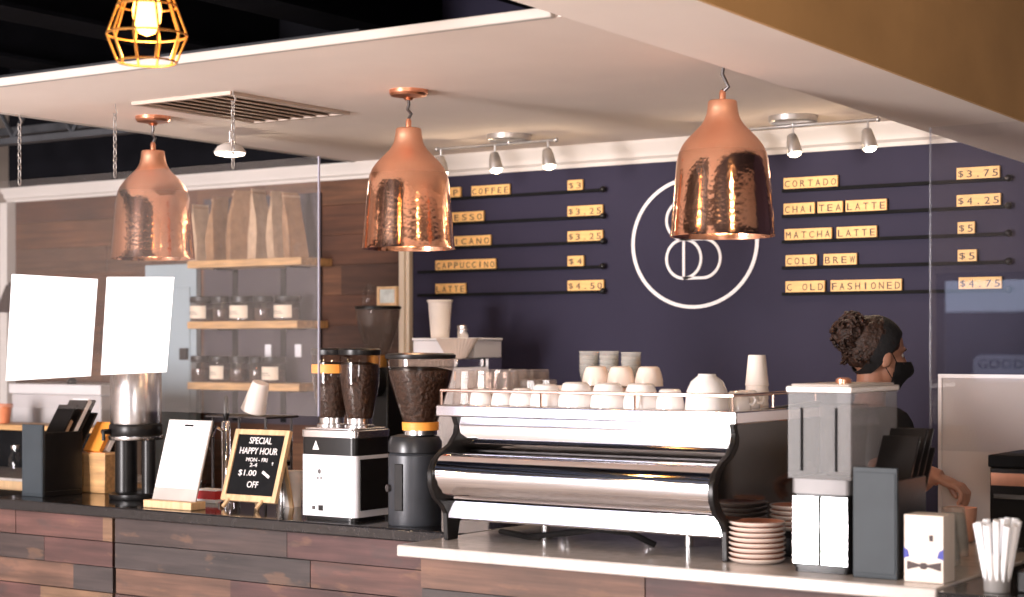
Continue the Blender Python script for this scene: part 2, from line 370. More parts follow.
# ------------------------------------------------------------------ counters
ZT = 1.06; YB = 4.33; YWH = 3.98
XB0 = -5.34; XWL = -3.09; XWR = -1.466
t = thing('bar_counter', 'long bar counter with black stone top and reclaimed plank front', 'counter', (-4.2, YB, 0))
def at_(o, mb):   # shift world coordinates to the thing's own
    L = o.location; mb.v = [(x-L.x, y-L.y, z-L.z) for x, y, z in mb.v]; return mb
at_(t, MB().box(XB0, XWL-.002, YB, 4.98, ZT-.04, ZT)).build('worktop', STONEB, t, .006)
XS = XY(113.5, YB+.05)
pf = plank_field(XS+.006, XWL-.002, 0, ZT-.041, YB+.05, 11, seed=11, minl=.35, maxl=1.1)
pf.v += []; at_(t, pf).build('plank_front', RECW, t, label='plank front right of the dark seam')
at_(t, plank_field(-6.9, XS-.006, 0, ZT-.041, YB+.05, 11, seed=21, minl=.3, maxl=.9)).build('plank_front', RECW, t, label='plank front left of the dark seam')
at_(t, MB().box(-6.9, XWL-.01, YB+.11, 4.95, 0, ZT-.042)).build('carcass', BLACKM, t)
t = thing('service_counter', 'projecting counter with pale stone top under the espresso machine', 'counter', (-2.3, YWH, 0))
at_(t, MB().box(XWL, XWR, YWH, 5.22, ZT-.034, ZT)).build('worktop', STONEW, t, .005)
at_(t, plank_field(XWL+.05, XWR-.04, 0, ZT-.035, YWH+.05, 11, seed=38, minl=.4, maxl=1.2)).build('plank_front', RECW, t)
at_(t, MB().box(XWL+.05, XWR-.04, YWH+.11, 5.2, 0, ZT-.036)).build('carcass', BLACKM, t)
t = thing('side_counter', 'dark side counter at the right end of the bar under the straw holder', 'counter', (-1.1, 3.95, 0))
at_(t, MB().box(XWR+.02, -.5, 3.93, 5.2, ZT-.04, ZT)).build('worktop', STONEB, t, .005)
at_(t, MB().box(XWR+.05, -.5, 3.98, 5.2, 0, ZT-.041)).build('cabinet', BLACKM, t)
t = thing('wall_counter', 'low dark counter against the back wall behind the bar', 'counter', (-4.4, 5.95, 0))
at_(t, MB().box(-7.5, -2.6, 5.86, YW-.045, .90, .94)).build('worktop', STONEB, t, .004)
at_(t, MB().box(-7.5, -2.6, 5.9, YW-.05, 0, .899)).build('cabinet', BLACKM, t)
t = thing('prep_counter', 'wood edged pale counter set back at the far left', 'counter', (-6.2, 5.05, 0))
at_(t, MB().box(-7.2, -5.45, 5.02, 5.5, ZT-.012, ZT)).build('worktop', STONEW, t, .003)
at_(t, MB().box(-7.2, -5.45, 5.03, 5.5, ZT-.085, ZT-.0125)).build('edge_board', PINE, t)
at_(t, MB().box(-7.2, -5.48, 5.06, 5.5, 0, ZT-.086)).build('cabinet', BLACKM, t)
# ------------------------------------------------------------------ copper pendants
def pendant(px, label, canopy=True):
    Y = 4.70; x = XY(px, Y); z0 = 1.968
    t = thing('pendant_lamp', label, 'pendant lamp', (x, Y, z0), 0, 'hammered copper pendants over the bar')
    prof = [(.160, 0), (.1585, .006), (.156, .03), (.150, .10), (.144, .17), (.139, .225), (.133, .252), (.122, .276), (.105, .298), (.084, .319), (.066, .337), (.056, .352), (.050, .366), (.046, .385), (.0435, .408), (.040, .412)]
    inn = [(r-.004, z) for r, z in prof[::-1] if z < .40]
    MB().lathe(prof+[(.02, .412), (.02, .405)]+inn+[(.160, 0)], n=64, caps=False).build('shade', COPPER, t, ang=60)
    MB().lathe([(.010, .41), (.010, .436), (.007, .444)], n=16).build('neck_cap', COPPERS, t)
    MB().ball((0, 0, .10), .045, .045, .058).build('bulb', PENDE, t)
    MB().cyl((0, 0, .15), (0, 0, .40), .02).build('socket', IRON, t)
    top = CZ-z0
    if canopy:
        MB().lathe([(.066, top), (.066, top-.012), (.060, top-.02), (.02, top-.026), (.012, top-.034)], n=40).build('canopy', COPPERS, t)
        MB().tube([(0, 0, top-.03), (.001, 0, top-.05), (-.004, 0, top-.066), (.012, 0, top-.082), (.0, 0, top-.098)], .0055, 8).build('hook', IRON, t)
    else:
        MB().tube([(-.03, 0, top-.002), (-.005, 0, top-.006), (.005, 0, top-.016), (.0, 0, top-.05), (.012, 0, top-.075), (.02, 0, top-.09), (.006, 0, top-.10), (0, 0, top-.098)], .0055, 8).build('hook', IRON, t)
    point_light('pendant_bulb_light', (x, Y, z0+.03), 3, (1, .68, .40), .04)
    return t
pendant(153, 'leftmost copper pendant, hanging in front of the plank wall')
pendant(408.5, 'copper pendant over the dark grinders, left of the menu')
pendant(722.5, 'copper pendant hanging in front of the round white wall logo', False)
# ------------------------------------------------------------------ cage lamp
k = 4.3; d = ray(147, 300); cl = Vector((d.x*k, d.y*k, 0)); sc = k/F
t = thing('cage_lamp', 'gold wire cage lamp with a glowing bulb at the top of the picture', 'pendant lamp', (cl.x, cl.y, CAMZ+(HY-62)*sc))
rings = [(29*sc, 0), (39.5*sc, 27*sc), (29*sc, 56*sc), (12*sc, 98*sc)]
cg = MB()
for r, z in rings: cg.ring((0, 0, z), r, .0030, 'Z', 40, 6)
for i in range(10):
    a = 2*math.pi*i/10+.15
    cg.tube([(r*math.cos(a), r*math.sin(a), z) for r, z in rings], .0028, 6)
cg.build('cage', BRASS, t)
MB().lathe([(.002, 26*sc), (.02, 29*sc), (.033, 40*sc), (.036, 52*sc), (.028, 68*sc), (.014, 82*sc)], n=24).build('bulb', BULB, t)
MB().lathe([(.016, 80*sc), (.03, 86*sc), (.03, 120*sc), (.012, 128*sc)], n=24).build('socket', BRASS, t)
MB().cyl((0, 0, 128*sc), (0, 0, 3.6-t.location.z), .004, n=8).build('cord', CORD, t)
point_light('warm_fill_light', (-.5, 3.0, 2.75), 26, (1, .68, .36), .05)  # added fill to brighten the brown bulkhead face, no fixture
point_light('cage_bulb_light', (cl.x, cl.y, t.location.z+.02), 6, (1, .62, .25), .03)
# ------------------------------------------------------------------ ceiling vent
t = thing('ceiling_vent', 'brown slatted air vent in the white ceiling over the left pendant', 'air vent', (-4.35, 4.69, CZ))
vx, vy = .24, .32
v_ = MB()
for q in ((-vx, vx, -vy, -vy+.02), (-vx, vx, vy-.02, vy), (-vx, -vx+.02, -vy+.02, vy-.02), (vx-.02, vx, -vy+.02, vy-.02)): v_.box(*q, -.012, 0)
v_.build('frame', mat('vent_frame', (.50, .41, .35), .6, 0, .06, 8), t)
s_ = MB().box(-vx+.02, vx-.02, -vy+.02, vy-.02, -.002, -.001)
for i in range(7):
    x = -vx+.05+i*.0635
    s_.box(-.030, .030, -vy+.02, vy-.02, -.0015, .0015, Matrix.Translation((x, 0, -.0065)) @ Matrix.Rotation(R(8), 4, 'Y'))
s_.build('slats', mat('vent_brown', (.40, .29, .22), .6, 0, .1, 12), t)
# ------------------------------------------------------------------ track lights
def track(cpx, cpy, pl, pr, heads, label, ht):
    c = P(cpx, cpy, Z=CZ); Y = c.y
    t = thing('track_light', label, 'track light', (c.x, Y, CZ), 0, 'nickel track lights by the navy wall')
    MB().lathe([(.092, 0), (.092, -.02), (.086, -.026), (.03, -.028)], n=40).build('canopy', SILVER, t)
    a, b_ = XY(pl, Y)-c.x, XY(pr, Y)-c.x
    MB().tube([(a, 0, -.036), (b_, 0, -.036)], .006, 10).ball((a, 0, -.036), .010).ball((b_, 0, -.036), .010).build('bar', SILVER, t)
    MB().cyl((0, 0, -.025), (0, 0, -.036), .009, n=12).build('stem', SILVER, t)
    for hp in heads:
        hx = XY(hp, Y)-c.x
        L = Vector((hx, .0, -.10)); dirv = Vector((.22, -.10, -.95)).normalized()
        h = MB().cyl((hx, 0, -.036), (hx, 0, -.085), .005, n=8)
        M = Matrix.Translation(L) @ dirv.to_track_quat('Z', 'Y').to_matrix().to_4x4()
        h.lathe([(.010, -.035), (.018, -.03), (.024, -.005), (.030, .040), (.029, .044), (.024, .038)], n=24, M=M)
        ho = h.build('spot_head', SILVER, t)
        MB().lathe([(.0255, .039), (.022, .050), (.010, .056)], n=24, M=M).build('lens', SPOTE, ho)
        wp = c+L+dirv*.07
        spot('track_spot_light', wp, wp+dirv, 9, (1, .80, .58), 95)
        point_light('track_glow_light', wp+dirv*.02, .9, (1, .74, .48), .02)
    return t
track(509, 135, 437, 556, (441, 495, 548), 'three headed track light left of the right pendant', 0)
track(793, 116.5, 705, 878, (716, 793, 868), 'track light at the top right above the second menu column', 0)
# small disc lamp seen beyond the ceiling edge
p = P(230, 155, Y=5.2)
t = thing('disc_lamp', 'small lit disc lamp hanging below the dark ceiling left of the screen edge', 'lamp', p)
MB().lathe([(.02, .05), (.05, .035), (.066, .012), (.064, .008)], n=32).build('shade', WHITEP, t)
MB().lathe([(.062, .008), (.058, .0), (.03, -.006)], n=32).build('lens', DISKE, t)
MB().cyl((0, 0, .05), (0, 0, CZ-p.z), .004, n=8).build('cord', SILVER, t)
point_light('disc_lamp_light', p+Vector((0, 0, -.04)), 1.5, (1, .8, .6), .03)
# ------------------------------------------------------------------ hanging acrylic screens
YP = 4.37
xr = XY(318.5, YP)
t = thing('counter_screen', 'clear acrylic screen hung on chains over the left half of the bar', 'protective screen', (-4.6, YP, 1.405))
at_(t, MB().box(-5.6, xr, YP-.003, YP+.003, 1.405, 2.262)).build('panel', PLEXI, t, label='clear acrylic panel')
at_(t, MB().box(xr, xr+.004, YP-.004, YP+.004, 1.405, 2.262)).build('edge_strip', clear('acrylic_edge', (.6, .62, .7), .1, 1, .5, (.62, .62, .75)), t)
ch = 0
for cpx, cpy in ((12, 116), (115, 104), (233, 93)):
    x = XY(cpx, YP) if cpx > 20 else SX0+.012
    mb = MB(); z = CZ-.012; kk = 0
    mb.tube([(x, YP, CZ), (x, YP, CZ-.012), (x+.012, YP, CZ-.03), (x+.004, YP, CZ-.045), (x-.008, YP, CZ-.035)], .003, 6)
    z = CZ-.04
    while z > 2.262:
        pts = []
        for i in range(10):
            a = 2*math.pi*i/10; u, v = .0062*math.cos(a), .016*math.sin(a)
            pts.append((x+(u if kk % 2 else 0), YP+(0 if kk % 2 else u), z-.012+v))
        mb.tube(pts, .0021, 5, True); z -= .025; kk += 1
    at_(t, mb).build('chain', SILVER, t)
xl2 = XY(931, 4.45)
t = thing('counter_screen', 'clear acrylic screen edge at the right beside the barista', 'protective screen', (-1.4, 4.45, 1.36))
at_(t, MB().box(xl2, -1.0, 4.447, 4.453, 1.36, 2.22)).build('panel', PLEXI, t)
at_(t, MB().box(xl2-.003, xl2, 4.446, 4.454, 1.36, 2.22)).build('edge_strip', clear('acrylic_edge', (.8, .8, .85), .1, 1, .15, (.5, .5, .55)), t)
for x in (-1.25, -1.05):
    at_(t, MB().cyl((x, 4.45, 2.22), (x, 4.45, 3.6), .003, n=6)).build('wire', STEEL, t)
def sheet(pts, label):
    q = [P(x, y, Y=YP-.0045) for x, y in pts]; N = 8; mb = MB(); o = (q[0]+q[1]+q[2]+q[3])/4
    for dy in (0, .0012):
        for j in range(N+1):
            for i in range(N+1):
                u, v = i/N, j/N
                pp = (q[0]*(1-u)+q[1]*u)*(1-v)+(q[3]*(1-u)+q[2]*u)*v
                mb.v.append((pp.x-o.x, pp.y-o.y-.010*(4*u*(1-u))*.6-dy, pp.z-o.z))
    S = (N+1)**2
    for j in range(N):
        for i in range(N):
            a = j*(N+1)+i; mb.f.append([a, a+1, a+N+2, a+N+1]); mb.f.append([S+a, S+a+N+1, S+a+N+2, S+a+1])
    for i in range(N):
        for a, b_ in ((i, i+1), (N*(N+1)+i+1, N*(N+1)+i), ((i+1)*(N+1), i*(N+1)), (i*(N+1)+N, (i+1)*(N+1)+N)): mb.f.append([a, S+a, S+b_, b_])
    return one(mb, 'paper_sheet', PAPER, label, 'paper sheet', o, 'white sheets on the screen')
sheet([(12, 274), (98, 279), (91, 376), (6, 381)], 'larger blank white sheet at the far left of the clear screen')
sheet([(107, 277), (174.5, 277), (167, 372), (101, 375)], 'narrower blank white sheet on the screen above the steel urn')
# ------------------------------------------------------------------ menu on the wall
YM = YW
def rail(x0, x1, y, label):
    a, b_ = P(x0, y, Y=YM), P(x1, y, Y=YM); z = (P((x0+x1)/2, y, Y=YM)).z
    o = Vector((a.x, YM, z))
    t = thing('menu_rail', label, 'menu rail', o, 0, 'black menu rails on the navy wall')
    MB().box(0, b_.x-a.x, -.020, 0, -.007, .001).box(0, b_.x-a.x, -.022, -.018, -.007, .006).build('ledge', BLACKM, t)
    MB().ball((b_.x-a.x, -.018, .002), .014, n=12, m=8).build('end_knob', BLACK, t)
    return z
def tile(txt, x0, x1, z, label, cat='menu_word_tile', blank=False):
    a, b_ = XY(x0, YM-.012), XY(x1, YM-.012); h = .050; wd = b_-a
    t = thing(cat, label, 'menu letters' if cat == 'menu_word_tile' else 'price tile', ((a+b_)/2, YM, z+.001), 0, 'wooden tiles on the menu rails')
    MB().box(-wd/2, wd/2, -.017, -.006, 0, h).build('tile', TILE, t, .001)
    n = len(txt.replace(' ', ''))
    mb = MB(); L = len(txt); cw = wd/L
    for i, c_ in enumerate(txt):
        if c_ == ' ': continue
        wch = min(.62*cw, .026) if c_ not in 'I.1' else (.010 if c_ == '1' else .006)
        g = text_mb(c_, wch, .027 if c_ != '.' else .006, .0012, 1, Matrix.Translation((-wd/2+(i+.5)*cw, -.0176, h/2-(.011 if c_ == '.' else 0))))
        mb.add(g.v, g.f)
    mb.build('lettering', INK, t)
L_rows = [(197, [('DRIP', 424, 461), ('COFFEE', 472, 510)], '$3', 568, 583),
          (222.5, [('ESPRESSO', 424, 484)], '$3.25', 568, 603),
          (247, [('AMERICANO', 424, 491)], '$3.25', 568, 603),
          (271, [('CAPPUCCINO', 436, 496)], '$4', 568, 584),
          (295, [('LATTE', 436, 466)], '$4.50', 568, 604)]
R_rows = [(186, [('CORTADO', 784, 838)], '$3.75', 957, 1000),
          (212.5, [('CHAI', 784, 815), ('TEA', 818, 843), ('LATTE', 846, 887)], '$4.25', 957, 1001),
          (239, [('MATCHA', 785, 832), ('LATTE', 837, 877)], '$5', 958, 975),
          (266, [('COLD', 786, 817), ('BREW', 824, 857)], '$5', 958, 977),
          (293, [('C OLD', 786, 825), ('FASHIONED', 831, 902)], '$4.75', 959, 1002)]
nth = ['first', 'second', 'third', 'fourth', 'fifth']
for side, rows, xa, xb in (('left', L_rows, 420, 605), ('right', R_rows, 784, 1010)):
    for i, (y, words, price, p0, p1) in enumerate(rows):
        item = ' '.join(w_[0] for w_ in words)
        if side == 'left': xa_ = 420
        yy = y - (1.5 if side == 'left' else 1)
        z = rail(xa, xb, yy, 'black rail under %s, %s from the top in the %s menu column' % (item, nth[i], side))
        for w_, a, b_ in words:
            tile(w_, a, b_, z, 'wooden tile strip reading %s%s in the %s menu column' % (w_, '' if len(words) == 1 or w_ != 'LATTE' else ' after '+words[-2][0], side))
        tile(price, p0, p1, z, 'wooden price tiles reading %s beside %s' % (price, item), 'menu_price_tile')
# round logo
c = P(694, 242.5, Y=YM)
t = thing('wall_logo', 'round white line logo painted on the navy wall', 'logo', c)
s = P(694, 178, Y=YM).z-c.z; wl = (XY(757, YM)-XY(633, YM))/2
u = s/64.5
def flat_ring(mb, cx, cz_, r, wd=.014, a0=0, a1=360, kx=1.0):
    n = 64; vs = []
    for i in range(n+1):
        a = R(a0+(a1-a0)*i/n)
        for rr in (r-wd/2, r+wd/2):
            for y in (-.004, 0): vs.append((cx+rr*math.cos(a)*kx, y, cz_+rr*math.sin(a)))
    fs = []
    for i in range(n):
        b_ = i*4; q = b_+4
        fs += [[b_, b_+2, q+2, q], [b_+1, q+1, q+3, b_+3], [b_, q, q+1, b_+1], [b_+2, b_+3, q+3, q+2]]
    mb.add(vs, fs); return mb
kx = wl/s
flat_ring(MB(), 0, 0, s, .015, kx=kx).build('outer_ring', WLETTER, t)
mg = MB(); h = u
r1 = 19.5*u
cx1 = (XY(684, YM)-c.x); cz1 = -16*u
flat_ring(mg, cx1, cz1, r1, .012)
flat_ring(mg, cx1, cz1+2*r1, r1, .012)
cx2 = XY(703, YM)-c.x
flat_ring(mg, cx2, cz1, r1, .012, -90, 90)
for zz in (cz1+r1, cz1-r1): mg.box(cx1, cx2, -.004, 0, zz-.006, zz+.006)
mg.box(cx1-.006, cx1+.006, -.004, 0, cz1-r1, cz1+r1)
mg.build('monogram', WLETTER, t)
# ------------------------------------------------------------------ wall shelves, bags and jars (left)
YSF = 6.22
def shelf(x0, x1, y, label):
    a, b_ = P(x0, y, Y=YSF), P(x1, y, Y=YSF)
    z = P((x0+x1)/2, y, Y=YSF).z
    t = thing('wall_shelf', label, 'shelf', (a.x, YSF, z), 0, 'oak shelves on the plank wall')
    L = b_.x-a.x
    MB().box(0, L, 0, YW-YSF-.001, -.036, 0).build('board', OAK, t, .003)
    for q in (.12, L-.15):
        MB().box(q, q+.03, .06, YW-YSF-.001, -.044, -.0365).box(q, q+.03, YW-YSF-.012, YW-YSF-.001, -.2, -.044).build('bracket', BLACK, t)
    return z, a.x, b_.x
z1, sx0, sx1 = shelf(187, 301, 259, 'top oak wall shelf holding kraft coffee bags')
z2, _, _ = shelf(187, 297, 321, 'middle oak wall shelf holding black lidded jars')
z3, _, _ = shelf(187, 299, 383, 'lowest oak wall shelf holding black lidded jars')
a = XY(203, YW-.03); b_ = XY(318, YW-.03)
t = one(MB().box(0, b_-a, 0, .024, 0, 1.13), 'shelf_backboard', mat('plum_grey_board', (.048, .038, .048), .45, 0, .15, 3), 'dark plum board behind the jar shelves, carried up as shadow behind the bags', 'wall panel', (a, YW-.024, 1.25))  # upper part added as the dark shadow behind the bags
for x in (.20, .52):
    MB().box(x, x+.035, -.004, 0, .01, .94).build('upright', BLACKM, t)
# coffee bags
def bag_mb(wd, dp, h, lean, seed, kink=0):
    rnd = random.Random(seed); mb = MB()
    secs = [(0, 1, 1), (.05, 1.03, 1.05), (.35, 1.0, .98), (.62, .97, .7), (.80, .95, .34), (.90, .95, .12), (1.0, .93, .07)]
    vs = []; n = 16
    for f, kw, kd in secs:
        for i in range(n):
            a_ = 2*math.pi*i/n+math.pi/4; cx_, sx_ = math.cos(a_), math.sin(a_)
            m_ = max(abs(cx_), abs(sx_)); ux, uy = cx_/m_, sx_/m_
            j = rnd.uniform(-.004, .004)
            vs.append((ux*wd/2*kw+lean[0]*f+j, uy*dp/2*kd+lean[1]*f+kink*math.sin(math.pi*f*1.25)+rnd.uniform(-.003, .003), f*h))
    m_ = len(secs)
    fs = [[j*n+i, j*n+(i+1) % n, (j+1)*n+(i+1) % n, (j+1)*n+i] for j in range(m_-1) for i in range(n)]+[list(range(n))[::-1], list(range((m_-1)*n, m_*n))]
    return mb.add(vs, fs)
bags = [(202, 'half hidden kraft bag at the left end of the top shelf', 205, KRAFTW, -.01, 78), (218, 'kraft bag second from the left on the top shelf', 197, KRAFT, .012, 80),
        (238, 'wide brown kraft bag with a kinked top on the top shelf', 191, KRAFT, .02, 62), (259, 'tall pale narrow kraft bag on the top shelf', 189, KRAFTW, .0, 84),
        (280, 'kraft bag second from the right on the top shelf', 192, KRAFTW, -.01, 76), (296, 'leaning kraft bag at the right end of the top shelf', 193, KRAFT, -.03, 72)]
for i, (px, lab, ty, m_, ln, rz) in enumerate(bags):
    Yb = YSF+.10
    x = XY(px, Yb); h = P(px, ty, Y=Yb).z-z1
    t = thing('coffee_bag', lab, 'coffee bag', (x, Yb, z1+.0005), R(rz), 'kraft bags on the top shelf')
    bag_mb(.098, .062, h, (ln, 0), i, (0, .012, .03, -.008, .012, 0)[i]).build('pouch', m_, t, ang=25)
    MB().box(-.048+ln*.9, .048+ln*.9, -.006, .006, h*.93, h*.955).build('fold_clip', KRAFTW if m_ is KRAFT else KRAFT, t)
# jars
def jar(px, wpx, z, lab, labelled, hpx, first=[None]):
    Yj = YSF+.09; x = XY(px, Yj); kx_ = XY(px+wpx/2, Yj)-XY(px-wpx/2, Yj)
    r = kx_/2*.82; dist = Yj/ray(px, 300).y; h = hpx*dist/F
    t = thing('storage_jar', lab, 'jar', (x, Yj, z+.0005), 0, 'black lidded jars on the oak shelves')
    MB().lathe([(r*.93, 0), (r, .006), (r, h*.66), (r*.95, h*.70), (r*.95, h*.74)], n=28).build('glass', GLASSD, t)
    MB().lathe([(r*.90, .005), (r*.93, .012), (r*.93, h*.5)], n=24).build('contents', mat('dark_leaf_tea', (.10, .06, .05), .7, 0, .5, 60), t)
    MB().lathe([(r*1.02, h*.745), (r*1.04, h*.76), (r*1.04, h*.97), (r*.98, h)], n=28).build('lid', BLACK, t)
    if labelled:
        L = MB(); n = 16; vs = []
        for i in range(n+1):
            a_ = R(-90-62+124*i/n+34*0)
            for rr in (r*1.004, r*1.012):
                for zz in (h*.12, h*.62): vs.append((rr*math.cos(a_), rr*math.sin(a_), zz))
        fs = []
        for i in range(n):
            q = i*4; fs += [[q, q+1, q+5, q+4], [q+2, q+6, q+7, q+3], [q, q+4, q+6, q+2], [q+1, q+3, q+7, q+5]]
        L.add(vs, fs+[[0, 2, 3, 1], [n*4, n*4+1, n*4+3, n*4+2]]); L.build('label', mat('cream_label', (.78, .64, .50), .7, 0, .05, 20), t)
        MB().box(-r*.5, r*.3, -r*1.03, -r*.99, h*.36, h*.385).box(-r*.5, r*.45, -r*1.03, -r*.99, h*.28, h*.30).build('print', INK, t)
for px, wp, lab, l_ in ((202, 21, 'cream labelled jar at the left end of the middle shelf', 1), (222, 17, 'unlabelled clear jar second from left on the middle shelf', 0), (243, 24, 'cream labelled jar in the middle of the middle shelf', 1),
                        (264, 18, 'unlabelled clear jar second from right on the middle shelf', 0), (287, 24, 'cream labelled jar at the right end of the middle shelf', 1)):
    jar(px, wp, z2, lab, l_, 25)
for px, wp, lab, l_ in ((201, 18, 'unlabelled clear jar at the left end of the lowest shelf', 0), (220, 18, 'cream labelled jar second from left on the lowest shelf', 1), (239, 17, 'unlabelled clear jar in the middle of the lowest shelf', 0),
                        (257, 15, 'dark unlabelled jar right of centre on the lowest shelf', 0), (274, 22, 'cream labelled jar near the right end of the lowest shelf', 1)):
    jar(px, wp, z3, lab, l_, 26)
for px, lab in ((268.5, 'left white switch plate between the jar shelves'), (298.5, 'right white switch plate between the jar shelves')):
    p = P(px, 357, Y=YW-.03)
    t = thing('switch_plate', lab, 'switch', (p.x, YW-.0285, p.z), 0, 'switch plates behind the shelves')
    MB().box(-.02, .02, -.006, 0, 0, .062).build('plate', WHITEM, t, .001); MB().box(-.006, .006, -.009, -.006, .02, .042).build('toggle', WHITEM, t)
# door with bluish glass reflection put into its colour, dark knob, left of shelves
a = XY(150, YW); b_ = XY(201, YW); zt = P(170, 265, Y=YW).z
d_ = MB().box(a, b_, YW-.035, YW-.001, 0, zt)
for z0_, z1_ in ((.2, .85), (1.0, zt-.12)):
    d_.box(a+.04, a+.06, YW-.042, YW-.035, z0_, z1_).box(b_-.06, b_-.04, YW-.042, YW-.035, z0_, z1_).box(a+.06, b_-.06, YW-.042, YW-.035, z0_, z0_+.02).box(a+.06, b_-.06, YW-.042, YW-.035, z1_-.02, z1_)
d1 = st(d_, 'door_1', mat('door_reflection_tint', (.36, .43, .47), .35, 0, .06, 2), .002)
p = P(184, 354, Y=YW-.05); MB().box(p.x-.025, p.x+.025, YW-.06, YW-.042, p.z-.03, p.z+.03).build('door_lock', BLACK, d1)
# wall lamp far left
p = P(10, 285, Y=YW-.12)
t = thing('wall_lamp', 'silver wall lamp with dark cone shade at the left edge', 'lamp', (p.x, YW-.002, p.z))
MB().lathe([(.05, 0), (.05, .02), (.02, .03)], n=24, M=Matrix.Rotation(R(90), 4, 'X')).tube([(0, -.02, 0), (0, -.08, .03), (0, -.12, .0)], .012, 8).build('arm', STEEL, t)
MB().lathe([(.02, 0), (.028, -.02), (.075, -.15), (.072, -.15), (.02, -.02)], (0, -.12, 0), n=28).build('shade', mat('dark_brown_shade', (.05, .03, .025), .5, 0, .1, 10), t)
# ------------------------------------------------------------------ compartment organisers
def organiser(loc, label, contents):
    t = thing('lid_organiser', label, 'organiser', loc, 0, 'black slanted organisers with steel fronts')
    W_, D_, H_ = .115, .20, .275
    MB().box(0, W_, 0, .012, 0, H_).box(.004, W_-.004, -.002, 0, .012, H_-.012).build('front_panel', GREYB, t, .003)
    MB().box(0, W_, .0125, D_, 0, .02).box(0, .006, .0125, D_, .02, H_-.03).box(W_-.006, W_, .0125, D_, .02, H_-.03).box(.006, W_-.006, D_-.006, D_, .02, H_-.03).build('body', BLACK, t, .002)
    for i in range(4):
        M = Matrix.Translation((W_/2, .028+i*.042, .11)) @ Matrix.Rotation(R(-33), 4, 'X')
        MB().box(-W_/2+.007, W_/2-.007, -.004, .004, 0, (.28, .30, .30, .24)[i], M).build('divider', BLACK, t, .002)
    return t
def slot_item(o, i, name, m_, lab, cat, h, wd=.07, th=.016):
    t_ = .049+i*.042
    L = o.location
    M = Matrix.Rotation(R(-33), 4, 'X')
    mb = MB().box(-wd/2, wd/2, -th/2, th/2, 0, h, M)
    return one(mb, name, m_, lab, cat, (L.x+.0575, L.y+t_+.004, L.z+.12), None, .002)
oL = organiser(P(22, 496, Z=ZT)+Vector((0, 0, .0005)), 'black slanted organiser with steel front at the left end of the bar', None)
slot_item(oL, 1, 'paper_pad', PAPER, 'white paper pad in the left organiser', 'paper', .29, .09, .022)
slot_item(oL, 0, 'lid_sleeve', KRAFTW, 'kraft sleeve pack at the back of the left organiser', 'paper', .20, .08, .02)
oR = organiser(P(853, 577, Z=ZT)+Vector((0, 0, .0005)), 'black slanted organiser with steel front right of the blender', None)
slot_item(oR, 1, 'lid_stack', BLACKM, 'dark stack of cup lids in the right organiser', 'lids', .235, .08, .02)
slot_item(oR, 0, 'lid_stack', FROST, 'clear lid stack in the right organiser', 'lids', .21, .08, .02)
# wooden crate with paper goods behind the left organiser
p = Vector((XY(78, 4.70), 4.70, ZT))
t = thing('wooden_crate', 'small tapered wooden crate between left organiser and urn', 'crate', (p.x, p.y, ZT+.0005))
cw, cd, chh = .15, .12, .155
def taper(mb, x0, x1, y0, y1, z0, z1, k):
    xc, yc = (x0+x1)/2, (y0+y1)/2
    vs = [(x0,y0,z0),(x1,y0,z0),(x1,y1,z0),(x0,y1,z0)]
    vs += [(xc+(x-xc)*k, yc+(y-yc)*k, z1) for x, y in ((x0,y0),(x1,y0),(x1,y1),(x0,y1))]
    return mb.add(vs, [[0,3,2,1],[4,5,6,7],[0,1,5,4],[1,2,6,5],[2,3,7,6],[3,0,4,7]])
taper(MB(), 0, cw, 0, cd, 0, chh, 1.12).build('box', OAK, t, .003)
MB().box(-.002, cw+.002, -.002, cd+.002, chh-.001, chh+.003).build('rim', PINE, t)
for i, (m_, nm, lab, xx, hh, an) in enumerate(((ORANGE, 'folder', 'orange yellow folder leaning in the wooden crate', .012, .13, 33), (PAPER, 'paper_pad', 'white pad leaning in the wooden crate', .05, .12, 33), (BLACKM, 'notebook', 'black notebook leaning in the wooden crate', .088, .13, 33))):
    M = Matrix.Rotation(R(-an), 4, 'X')
    one(MB().box(-.045, .045, -.010, .010, 0, hh, M), nm, m_, lab, 'stationery', (p.x+.075, p.y+xx-.005, ZT+chh+.007), None, .001)
# coffee urn
p = P(128, 499, Z=ZT)
t = thing('coffee_urn', 'tall steel coffee urn on a black two column base', 'coffee urn', (p.x, p.y+.04, ZT+.0005))
MB().lathe([(.098, 0), (.10, .006), (.10, .018), (.09, .022)], n=40).build('base', BLACK, t)
for x, r_ in ((-.052, .042), (.068, .026)): MB().cyl((x, 0, .0222), (x, 0, .222), r_, r_, 28).build('column', BLACK, t)
MB().lathe([(.10, .2222), (.103, .228), (.103, .236), (.10, .238)], n=40).build('drip_ring', STEEL, t)
MB().lathe([(.096, .2385), (.10, .245), (.10, .275), (.097, .282)], n=40).build('collar', BLACK, t)
MB().lathe([(.094, .2825), (.096, .29), (.096, .47), (.090, .482), (.03, .488)], n=48).build('tank', STEEL, t)
MB().lathe([(.03, .4885), (.028, .50), (.01, .505)], n=24).build('lid_knob', BLACK, t)
MB().cyl((-.04, -.09, .255), (-.04, -.13, .255), .010, n=12).cyl((-.04, -.125, .255), (-.04, -.125, .222), .007, n=12).build('tap', BLACK, t)
